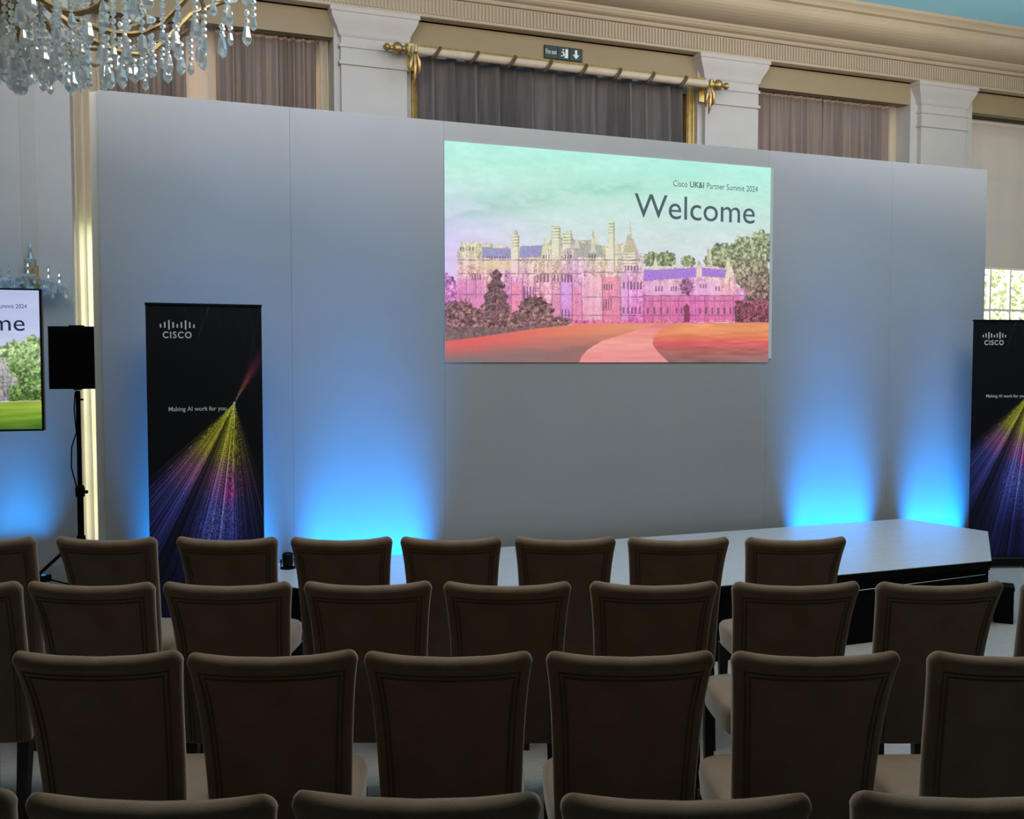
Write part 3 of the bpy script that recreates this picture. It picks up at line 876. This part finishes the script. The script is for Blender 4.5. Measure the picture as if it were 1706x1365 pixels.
t = tag(empty('stage_step', W(5.47, 4.985, 0), A + R(45)), 'low black step beside the right front corner of the stage', 'step')
MB().bevbox(-0.075, 0.075, -0.065, 0.065, 0.225, 0.255, 0.005).build('tread', M['black'], t, False)
for x in (-0.06, 0.06):
    MB().box(x - 0.012, x + 0.012, -0.06, 0.06, 0, 0.225).build('support', M['black'], t, False)
MB().box(-0.047, 0.047, -0.05, -0.03, 0.03, 0.225).build('riser', M['black'], t, False)

# LED uplights -----------------------------------------------------
def batten(u, v, z, ln, power, label, tilt=1.5, spread=36, n=6):
    t = tag(empty('led_batten', W(u, v, z), A), label, 'uplight', 'blue LED uplights')
    MB().bevbox(-ln / 2, ln / 2, -0.03, 0.03, 0.025, 0.075, 0.006).build('housing', M['black'], t, False)
    MB().box(-ln / 2 + 0.05, -ln / 2 + 0.08, -0.035, 0.035, 0, 0.03).box(ln / 2 - 0.08, ln / 2 - 0.05, -0.035, 0.035, 0, 0.03).build('foot', M['black'], t, False)
    lm = MB().lathe([(0.018, 0), (0.018, 0.004), (0.012, 0.006), (0.0, 0.006)], 10).mesh('lens', M['lens'])
    for k in range(n):
        link_mesh('lens', lm, t, (-ln / 2 + ln * (k + .5) / n, 0, 0.075))
    d = W(0, math.sin(R(tilt)), math.cos(R(tilt)))
    along_wall(area('uplight', W(u, v, z + 0.09), d, 0.04, ln * 0.92, power, (0.004, 0.30, 1.0), spread), d)
    return t
BAT = [(0.32, 6.52, 0.0, 0.85, 25, 'black LED batten on the floor behind the left banner'),
       (1.35, 6.53, 0.0, 0.95, 34, 'black LED batten between stage and backdrop left of the screen'),
       (5.30, 6.53, 0.0, 0.86, 31, 'black LED batten between stage and backdrop right of the screen'),
       (6.40, 6.54, 0.0, 0.70, 24, 'black LED batten at the right end of the backdrop')]
for b in BAT:
    batten(*b)
batten(-1.05, 8.50, 0.0, 0.45, 8, 'black LED batten at the foot of the wall behind the television', tilt=-4, spread=56, n=4)

t = tag(empty('par_can', W(0.775, 6.27, HS), A), 'small black par can on the stage behind the second full chair', 'uplight')
MB().lathe([(0.0, 0.012), (0.030, 0.012), (0.034, 0.02), (0.036, 0.095), (0.030, 0.10), (0.028, 0.092), (0.0, 0.092)], 16).build('can', M['black_gloss'], t)
MB().tube([(-0.042, 0, 0.06), (-0.044, 0, 0.008), (0.044, 0, 0.008), (0.042, 0, 0.06)], 0.006, 6).build('yoke', M['black'], t)
MB().lathe([(0.0, 0), (0.05, 0), (0.05, 0.006), (0, 0.008)], 16).build('base', M['black'], t)

# roll-up banners --------------------------------------------------
BW, BH = 0.695, 2.155
def paint_banner(w, h):
    rng = np.random.default_rng(9)
    Y, X = np.mgrid[0:h, 0:w]; X = (X + .5) / w * BW; Y = (Y + .5) / h * BH
    img = np.zeros((h, w, 3)); img[:] = (7, 7, 12)
    fx, fy = 0.520, 0.650
    dx = X - fx; dy = Y - fy; r = np.hypot(dx, dy) + 1e-6
    ang = np.degrees(np.arctan2(dx, dy))           # 0 = straight down, negative = to the left
    dens = rng.random(2400); k = np.ones(3) / 3
    d1 = np.convolve(dens, np.ones(5) / 5, 'same'); d2 = np.convolve(rng.random(2400), np.ones(60) / 60, 'same')
    d2 = (d2 - d2.min()) / (d2.max() - d2.min())
    ia = np.clip(((ang + 60) * 18).astype(int), 0, 2399)
    streak = np.clip((d1[ia] - .30) * 2.4, 0, 1) ** 1.3
    # two dense bundles and thin stray rays
    def bump(c, s): return np.exp(-((ang - c) / s) ** 2)
    curve = ang + 10 * (r - .5)                      # the fan bends outwards slightly
    wide = ((ang > -47) & (ang < 17)).astype(float)
    m = wide * np.clip(.16 + 1.0 * bump(-36, 7) + .75 * bump(-27, 5) + 1.15 * bump(-10, 7) + .95 * bump(-2, 5) + .3 * bump(8, 4) + .25 * bump(-18, 2), 0, 1.2)
    near = np.clip(1 - r / .16, 0, 1)
    inten = m * np.clip(streak * .85 + .15 + near * .3, 0, 1.15) * np.clip((dy > 0) * 1.0, 0, 1)
    tr = r + (rng.random((h, w)) - .5) * .05
    col = ramp(tr, [(0, (200, 195, 90)), (.10, (196, 188, 40)), (.34, (190, 168, 48)), (.42, (160, 120, 92)), (.50, (160, 96, 132)), (.60, (128, 82, 138)), (.68, (70, 70, 140)), (.85, (52, 54, 118)), (1.2, (26, 28, 70)), (1.6, (14, 16, 50))])
    pink = bump(-4, 3.2) * np.clip(1 - np.abs(tr - .60) / .13, 0, 1)
    col = col * (1 - pink[..., None]) + np.array((210, 70, 150)) * pink[..., None]
    img += col * inten[..., None]
    thin = wide * (d1[ia] > .78) * (dy > 0) * np.clip(1.25 - r, 0, 1)
    img += np.array((110, 96, 84)) * thin[..., None] * .7
    # dots far out
    dots = (rng.random((h, w)) > .72) * np.clip((r - .55) / .2, 0, 1) * bump(-7, 9) * (dy > 0) * np.clip((1.25 - r) / .4, 0, 1)
    img += np.array((86, 92, 190)) * dots[..., None] * .7
    # upper plume
    a2 = np.degrees(np.arctan2(dx, -dy))
    ia2 = np.clip(((a2 + 20) * 24).astype(int), 0, 2399)
    up = np.exp(-((a2 - 27) / 6.5) ** 2) * (dy < 0) * np.clip(1 - r / .42, 0, 1) ** .7
    st2 = .35 + .65 * np.clip((d1[ia2] - .3) * 2.2, 0, 1)
    img += ramp(r, [(0, (200, 180, 150)), (.12, (170, 96, 66)), (.26, (170, 56, 74)), (.4, (120, 50, 96))]) * (up * st2)[..., None]
    # faint curved contour lines in the dark upper part
    for c in range(9):
        xx = .22 + .05 * c + .06 * np.sin(Y * 6 + c) + .25 * np.clip(Y - .1, 0, 1) * (c - 3) * .12
        img += (np.exp(-((X - xx) / .004) ** 2) * np.clip(1 - Y / .45, 0, 1))[..., None] * np.array((13, 13, 18))
    img = 7 + (img - 7) * 1.45
    core = np.exp(-(r / .008) ** 2)
    img += core[..., None] * 240
    return np.clip(img, 0, 255)
banner_img = paint_banner(200, 600)
banner_mesh = None
def banner(loc, rz, label):
    global banner_mesh
    t = tag(empty('roll_up_banner', loc, rz), label, 'banner', 'black event banners')
    z0 = 0.09
    MB().box(-BW / 2, BW / 2, 0.0, 0.004, z0, z0 + BH - 0.09 + 0.0).build('banner_sheet', M['black'], t, False)
    if banner_mesh is None:
        o = raster_plane('artwork', banner_img, BW, BH - 0.09, M['banner'], t, (0, -0.0006, z0))
        banner_mesh = o.data
    else:
        link_mesh('artwork', banner_mesh, t, (0, -0.0006, z0))
    MB().bevbox(-BW / 2 - 0.004, BW / 2 + 0.004, -0.006, 0.012, BH - 0.012, BH + 0.004, 0.003).build('top_rail', M['black_gloss'], t, False)
    MB().tube([(-0.0, 0.02, 0.08), (0.0, 0.02, BH - 0.02)], 0.010, 8).build('pole', M['alu'], t)
    MB().bevbox(-BW / 2 - 0.01, BW / 2 + 0.01, -0.05, 0.06, 0.012, 0.095, 0.012).build('cassette', M['black_gloss'], t, False)
    for x in (-0.24, 0.24):
        MB().bevbox(x - 0.03, x + 0.03, -0.12, 0.14, 0, 0.013, 0.003).build('foot', M['black'], t, False)
    # logo: nine bars and the lettering
    lg = MB()
    hts = [0.022, 0.036, 0.058, 0.036, 0.022, 0.036, 0.058, 0.036, 0.022]
    for i, hh in enumerate(hts):
        x = -BW / 2 + 0.082 + i * 0.0245
        zc = BH - 0.132
        off = 0.0 if hh > 0.03 else -0.006
        lg.box(x, x + 0.0088, -0.0028, -0.0008, zc - hh / 2 + off, zc + hh / 2 + off)
    lg.build('logo_bars', M['logo'], t, False)
    lettering('CISCO', 0.170, 0.042, M['logo'], t, -BW / 2 + 0.098, BH - 0.215, y=-0.0018, bold=0.018, align='l', space=1.2)
    lettering('Making AI work for you.', 0.355, 0.036, M['logo'], t, -BW / 2 + 0.125, BH - 0.678, y=-0.0018, bold=0.006, align='l')
    return t
banner(W(-0.058 + BW / 2, 6.35, 0), A, 'black roll-up banner with colour rays standing left, against the backdrop')
banner((3.985 + BW / 2, 8.33, 0), R(2), 'black roll-up banner with colour rays cut by the right edge of the photo')

# ================================================================== LEFT SIDE: television, speaker, sconce
t = tag(empty('television', (-3.385, 5.31, 0), R(15)), 'large flat television on a stand at the left edge, showing a manor slide', 'television')
TW, TH = 1.43, 0.79
MB().bevbox(-TW / 2 - 0.012, TW / 2 + 0.012, 0, 0.05, 1.398, 1.398 + TH + 0.022, 0.005).build('housing', M['black_gloss'], t, False)
raster_plane('picture', paint_slide(420, 236, True), TW, TH, M['tv'], t, (0, -0.0012, 1.409))
lettering('Welcome', 0.395 * TW, 0.115 * TH, M['tv_ink'], t, (0.551 - 0.5) * TW, 1.409 + 0.708 * TH, y=-0.0024, align='l')
lettering('Cisco UK&I Partner Summit 2024', 0.282 * TW, 0.030 * TH, M['tv_ink'], t, (0.673 - 0.5) * TW, 1.409 + 0.870 * TH, y=-0.0024, align='l')
MB().tube([(0, 0.09, 0.03), (0, 0.09, 1.85)], 0.03, 12).build('pole', M['black'], t)
MB().box(-0.2, 0.2, 0.045, 0.075, 1.6, 1.95).build('mount_plate', M['black'], t, False)
MB().bevbox(-0.40, 0.40, -0.16, 0.34, 0, 0.03, 0.01).build('base', M['black'], t, False)

# speaker stand and speaker
SX, SY = -3.165, 7.0
t = tag(empty('speaker_stand', (SX, SY, 0), 0), 'black tripod speaker stand in front of the bright left window', 'stand')
MB().tube([(0, 0, 0.12), (0, 0, 0.86)], 0.022, 12).build('lower_tube', M['black'], t)
MB().tube([(0, 0, 0.86), (0, 0, 1.585)], 0.0165, 12).build('upper_tube', M['black'], t)
MB().lathe([(0.022, 0), (0.032, 0.01), (0.034, 0.07), (0.026, 0.09)], 12, (0, 0, 0.80)).build('collar', M['black_gloss'], t)
MB().tube([(0.02, -0.01, 0.845), (0.06, -0.02, 0.845)], [0.008, 0.014], 8).build('knob', M['black_gloss'], t)
MB().tube([(0.01, -0.01, 1.52), (0.045, -0.02, 1.52)], [0.006, 0.008], 8).build('pin', M['black_gloss'], t)
MB().lathe([(0.03, 0), (0.032, 0.02), (0.03, 0.05)], 12, (0, 0, 0.47)).build('leg_collar', M['black_gloss'], t)
for k in range(3):
    a = R(200 + 120 * k)
    c, s = math.cos(a), math.sin(a)
    l = MB().tube([(0.03 * c, 0.03 * s, 0.49), (0.30 * c, 0.30 * s, 0.24), (0.52 * c, 0.52 * s, 0.02)], 0.012, 8).build('leg', M['black'], t)
    MB().sphere((0.52 * c, 0.52 * s, 0.018), 0.018, 8, 5).build('rubber_foot', M['black'], l)
    MB().tube([(0.02 * c, 0.02 * s, 0.14), (0.30 * c, 0.30 * s, 0.24)], 0.007, 6).build('brace', M['black'], t)
MB().tube([(-0.02, 0.0, 1.575), (-0.03, 0.0, 1.45), (-0.018, 0, 1.28), (-0.05, -0.01, 1.17), (-0.055, -0.01, 1.02), (-0.03, 0, 0.90), (-0.02, 0, 0.80)], 0.005, 6).build('cable', M['black'], t)
t = tag(empty('loudspeaker', (SX, SY, 1.585), R(12)), 'black loudspeaker on a tripod stand in front of the left window', 'speaker')
sp = [(-0.158, -0.14), (0.150, -0.14), (0.165, -0.12), (0.165, -0.02), (0.10, 0.15), (-0.10, 0.15), (-0.165, -0.02), (-0.165, -0.12)]
MB().prism(sp, 0.015, 0.462).build('cabinet', M['black_gloss'], t, False)
MB().bevbox(-0.148, 0.142, -0.150, -0.139, 0.03, 0.447, 0.004).build('grille', M['grille'], t, False)
MB().lathe([(0.03, 0.004), (0.03, 0.016)], 12).build('pole_socket', M['black'], t)
MB().tube([(-0.05, 0, 0.462), (-0.05, 0, 0.468), (0.05, 0, 0.468), (0.05, 0, 0.462)], 0.008, 6).build('handle', M['black'], t)

# crystals ---------------------------------------------------------
def drop_mesh(ln, w, m='crystal'):
    return MB().lathe([(0.0, 0), (w * .28, -ln * .10), (w * .34, -ln * .22), (w * .5, -ln * .62), (w * .42, -ln * .78), (0, -ln)], 6).mesh('crystal_drop', M['crystal'], False)
def bead_chain(ln, w):
    mb = MB(); n = max(2, int(ln / (w * 1.15)))
    for k in range(n):
        z = -(k + .5) * ln / n; h = ln / n * .5
        mb.lathe([(0, z + h), (w * .5, z + h * .35), (w * .5, z - h * .35), (0, z - h)], 6)
    return mb.mesh('bead_chain', M['crystal'], False)

def wall_sconce(loc):
    t = tag(empty('wall_sconce', loc, A), 'small gilt and crystal wall sconce above the television corner', 'sconce')
    MB().lathe([(0.0, -0.06), (0.05, -0.05), (0.085, -0.01), (0.09, 0.03), (0.06, 0.06), (0.02, 0.09), (0.0, 0.10)], 14).build('gilt_bowl', M['gold'], t, loc=(0, -0.10, 0))
    MB().bevbox(-0.05, 0.05, -0.02, 0, -0.14, 0.16, 0.008).build('back_plate', M['gold'], t, False)
    MB().tube([(0, -0.01, 0.02), (0, -0.10, 0.05)], 0.012, 8).build('stem', M['gold'], t)
    dm = drop_mesh(0.11, 0.036); sm = drop_mesh(0.06, 0.026); ch = bead_chain(0.12, 0.016)
    up = MB().lathe([(0.0, 0), (0.016, 0.015), (0.006, 0.04), (0.014, 0.065), (0.005, 0.09), (0.0, 0.13)], 6).mesh('crystal_spike', M['crystal_bright'], False)
    for k in range(5):
        a = R(-90 + (k - 2) * 42)
        ex, ey = 0.21 * math.cos(a), -0.10 + 0.15 * math.sin(a)
        ez = 0.05 - 0.03 * abs(k - 2)
        MB().tube([(0, -0.10, 0.0), (ex * .5, (ey - .10) * .5, -0.06), (ex * .9, ey, -0.03), (ex, ey, ez)], 0.008, 6).build('arm', M['crystal_bright'], t)
        MB().lathe([(0.012, 0), (0.05, 0.008), (0.054, 0.016), (0.012, 0.01)], 8, (ex, ey, ez)).build('drip_pan', M['crystal_bright'], t, False)
        link_mesh('crystal_spike', up, t, (ex, ey, ez + 0.01))
        for j in range(6):
            b = a + j * PI / 3
            link_mesh('crystal_drop', dm if j % 3 == 0 else sm, t, (ex + 0.05 * math.cos(b), ey + 0.05 * math.sin(b), ez))
    for k in range(9):
        a = PI + k / 8 * PI
        link_mesh('crystal_drop', sm, t, (0.10 * math.cos(a), -0.10 + 0.10 * math.sin(a), 0.05))
    MB().lathe([(0.0, 0), (0.02, 0.03), (0.014, 0.07), (0.03, 0.10), (0.012, 0.15), (0.018, 0.19), (0.0, 0.24)], 8, (0, -0.10, 0.10)).build('crystal_spire', M['crystal_bright'], t, False)
    for k in range(4):
        a = PI / 4 + k * PI / 2
        link_mesh('bead_chain', ch, t, (0.05 * math.cos(a), -0.10 + 0.05 * math.sin(a), 0.20))
wall_sconce(W(-0.925, 8.615, 2.41))
o = hall(MB().bevbox(-0.99, -0.875, 8.617, 8.63, 2.60, 4.90, 0.0005).build('trim_9', mat('beige_strip', (0.455, 0.43, 0.395), 0.7), None, False))  # thin raised strip, slightly darker and more beige than the wall
tag(o, 'narrow beige strip on the wall above the crystal sconce', 'trim', kind='structure')

# chandelier -------------------------------------------------------
t = tag(empty('chandelier', (-2.17, 4.30, 3.0), 0), 'large gilt chandelier dripping with crystal drops at top left', 'chandelier')
MB().lathe([(0.0, 0.20), (0.012, 0.22), (0.05, 0.29), (0.10, 0.34), (0.14, 0.40), (0.13, 0.44), (0.07, 0.48), (0.05, 0.60), (0.09, 0.70), (0.10, 0.80), (0.05, 0.92), (0.04, 1.2), (0.02, 1.3), (0.0, 1.3)], 20).build('body', M['old_gold'], t)
MB().tube([(0, 0, 1.28), (0, 0, 2.44)], 0.012, 8).build('chain', M['old_gold'], t)
MB().lathe([(0.0, 2.36), (0.06, 2.38), (0.09, 2.43), (0.09, 2.45)], 16).build('ceiling_rose', M['old_gold'], t)
pend = drop_mesh(0.105, 0.050); pend_s = drop_mesh(0.065, 0.034)
chains = {}
def chain(ln):
    k = round(ln, 2)
    if k not in chains: chains[k] = bead_chain(k, 0.026)
    return chains[k]
for rr, zz in ((0.30, 0.40), (0.52, 0.36), (0.78, 0.42)):
    pts = [(rr * math.cos(2 * PI * k / 48), rr * math.sin(2 * PI * k / 48), zz) for k in range(49)]
    MB().tube(pts, 0.011, 6).build('ring', M['old_gold'], t)
for k in range(10):
    a = 2 * PI * k / 10 + 0.12
    c, s = math.cos(a), math.sin(a)
    pts = []
    for j in range(15):
        f = j / 14; r = 0.10 + 0.88 * f
        z = 0.40 - 0.15 * math.sin(min(1, f * 1.25) * PI) + 0.22 * max(0, f - .55) / .45
        pts.append((r * c, r * s, z))
    arm = MB().tube(pts, [0.016 - 0.006 * j / 14 for j in range(15)], 8).build('arm', M['old_gold'], t)
    ex, ey, ez = pts[-1]
    MB().lathe([(0.012, 0), (0.06, 0.012), (0.065, 0.02), (0.012, 0.016)], 14, (ex, ey, ez)).build('drip_pan', M['crystal'], arm)
    MB().lathe([(0.016, 0.01), (0.016, 0.12), (0.014, 0.122), (0.0, 0.17)], 10, (ex, ey, ez)).build('candle', M['pole'], arm)
tiers = [(0.0, 1, 0.16, 0.0), (0.07, 7, 0.30, 0.06), (0.16, 13, 0.36, 0.06), (0.27, 18, 0.40, 0.06), (0.36, 18, 0.40, 0.08), (0.45, 20, 0.40, 0.10), (0.55, 24, 0.36, 0.13), (0.66, 24, 0.38, 0.18), (0.78, 26, 0.42, 0.20), (0.90, 26, 0.46, 0.28), (1.0, 24, 0.52, 0.35)]
for ti, (r, n, ztop, zbot) in enumerate(tiers):
    for k in range(n):
        a = 2 * PI * (k + 0.5 * (ti % 2)) / n + random.uniform(-.04, .04)
        zb = zbot + random.uniform(-0.015, 0.02)
        big = (k % 2 != 1)
        dl = 0.105 if big else 0.065
        x, y = r * math.cos(a), r * math.sin(a)
        if ti == 0:
            MB().sphere((0, 0, 0.0), 0.034, 8, 6).build('crystal_ball', M['crystal'], t, False)
            link_mesh('bead_chain', chain(0.16), t, (0, 0, 0.20))
            continue
        link_mesh('crystal_drop', pend if big else pend_s, t, (x, y, zb + dl), (0, 0, random.uniform(0, 3)))
        ln = ztop - (zb + dl)
        if ln > 0.03:
            link_mesh('bead_chain', chain(max(0.04, ln)), t, (x, y, zb + dl + max(0.04, ln)))

# ================================================================== CHAIRS
def back_c(z):            # depth of the back's centre line
    k = max(0.0, (z - 0.40) / 0.60)
    return -0.195 - 0.045 * k - 0.085 * k ** 2.6
def back_w(z):
    k = max(0.0, (z - 0.36) / 0.64)
    return 0.196 + 0.020 * k + 0.022 * k ** 6
def dip(x, w, z):
    k = max(0.0, (z - 0.36) / 0.64)
    return 0.020 * (abs(x) / w) ** 2.2 * k ** 2
def sloop(w, th, z, yc, n=40, e=5.0, dipz=None):
    L = []
    for i in range(n):
        a = 2 * PI * i / n
        ca, sa = math.cos(a), math.sin(a)
        x = w * (abs(ca) ** (2 / e)) * (1 if ca >= 0 else -1)
        y = th * (abs(sa) ** (2 / (e * .6))) * (1 if sa >= 0 else -1)
        L.append((x, yc + y, z + (dip(x, w, z) if dipz is None else dip(x, w, dipz))))
    return L
def make_chair():
    t = empty('banquet_chair', (0, 0, 0))
    L = []
    for z in (0.372, 0.375, 0.38, 0.45, 0.52, 0.60, 0.68, 0.75, 0.81, 0.86, 0.90, 0.93, 0.944):
        sh = 0.012 if z == 0.372 else (0.004 if z == 0.375 else 0)
        k = max(0, (z - 0.84) / 0.12)
        L.append(sloop(back_w(z) - sh, 0.030 + 0.008 * min(1, k) - sh, z, back_c(z)))
    rt_ = 0.040
    for j in range(1, 9):
        a = j / 8 * PI / 2
        z = 0.948 + rt_ * math.sin(a)
        sc = math.cos(a)
        L.append(sloop(back_w(0.96) + 0.004 * math.sin(a) - 0.030 * (1 - sc) , max(0.002, 0.039 * sc), z, back_c(z), dipz=0.99))
    mb = MB().loops(L, cap1=False)
    n = len(L[0]); base = len(mb.v) - n
    # close the top with a strip of quads between the front and the rear half of the last loop
    for k in range(n // 2 - 1):
        mb.f.append((base + k, base + k + 1, base + (n - k - 1) % n, base + (n - k) % n))
    mb.build('backrest', M['velvet'], t)
    for name, ins in (('piping', 0.030), ('piping', 0.043)):
        pts = []
        zt = 0.940 - (ins - 0.030)
        for k in range(15):
            z = 0.385 + (zt - 0.385) * k / 14
            x = -(back_w(z) - ins); pts.append((x, z))
        for k in range(1, 12):
            s = -1 + 2 * k / 12
            pts.append(((back_w(zt) - ins) * s, zt))
        for k in range(14, -1, -1):
            z = 0.385 + (zt - 0.385) * k / 14
            pts.append((back_w(z) - ins, z))
        P3 = []
        for x, z in pts:
            th = 0.030 + 0.008 * min(1, max(0, (z - 0.84) / 0.12))
            w = back_w(z)
            yy = th * (max(0.0, 1 - (abs(x) / w) ** 5.0)) ** (1 / 3.0)
            P3.append((x, back_c(z) - yy - 0.0005, z + dip(x, w, z)))
        MB().tube(P3, 0.0034, 6).build(name, M['welt'], t)
    # seat
    S = []
    for z, g in ((0.365, -0.010), (0.372, -0.002), (0.40, 0.0), (0.44, 0.004), (0.462, 0.002), (0.475, -0.008), (0.484, -0.03), (0.488, -0.08), (0.489, -0.16)):
        l = []
        for i in range(36):
            a = 2 * PI * i / 36
            c, s = math.cos(a), math.sin(a)
            hw = 0.218 + g; hd = 0.225 + g
            x = hw * (abs(c) ** .4) * (1 if c >= 0 else -1); y = hd * (abs(s) ** .4) * (1 if s >= 0 else -1)
            x *= 1.0 + 0.10 * (y / 0.225 - 1) * 0.5
            l.append((x, y + 0.055, z))
        S.append(l)
    MB().loops(S).build('seat', M['velvet'], t)
    for sx in (-1, 1):
        def leg(p0, p1, a, b):
            (x0, y0, z0), (x1, y1, z1) = p0, p1
            mb = MB().loops([[(x1 - b, y1 - b, z1), (x1 + b, y1 - b, z1), (x1 + b, y1 + b, z1), (x1 - b, y1 + b, z1)],
                             [(x0 - a, y0 - a, z0), (x0 + a, y0 - a, z0), (x0 + a, y0 + a, z0), (x0 - a, y0 + a, z0)]])
            mb.build('leg', M['leg'], t, False)
        leg((sx * 0.185, 0.225, 0.368), (sx * 0.185, 0.235, 0), 0.023, 0.015)
        leg((sx * 0.170, -0.19, 0.374), (sx * 0.175, -0.25, 0), 0.022, 0.015)
    return t
proto = make_chair()
ORD = ['first', 'second', 'third', 'fourth', 'fifth', 'sixth', 'seventh', 'eighth', 'ninth']
# x of the top rail, turn in degrees; y of the row's top rails
ROWS = [('front row by the stage', 4.286, [(-2.378, 0), (-1.83, -2), (-1.285, -1), (-0.769, 1), (-0.275, 0), (0.24, 0), (0.75, 1), (1.28, 2)]),
        ('second row from the stage', 3.404, [(-1.995, 0), (-1.511, -2), (-1.021, 1), (-0.518, 1), (-0.017, 0), (0.509, 0), (1.019, 1), (1.537, 2), (2.060, 1)]),
        ('third row from the stage', 2.568, [(-1.131, 1), (-0.651, 4), (-0.174, 0), (0.322, 1), (0.827, 0), (1.365, 0)]),
        ('nearest row at the bottom edge', 1.711, [(-1.150, 3), (-0.660, -1), (-0.176, -1), (0.318, 0), (0.855, 0)])]
first = True
for rn, y, xs in ROWS:
    for i, (x, a) in enumerate(xs):
        o = proto if first else copy_tree(proto)
        first = False
        ar = R(a)
        top = -0.325
        o.location = (x + math.sin(ar) * top, y - top * math.cos(ar) + random.uniform(-.006, .006), 0)
        o.rotation_euler = (0, 0, ar)
        pos = 'leftmost' if i == 0 else ('rightmost' if i == len(xs) - 1 else ORD[i] + ' from left')
        tag(o, 'brown velvet chair, %s in the %s' % (pos, rn), 'chair', 'brown velvet chairs in rows')
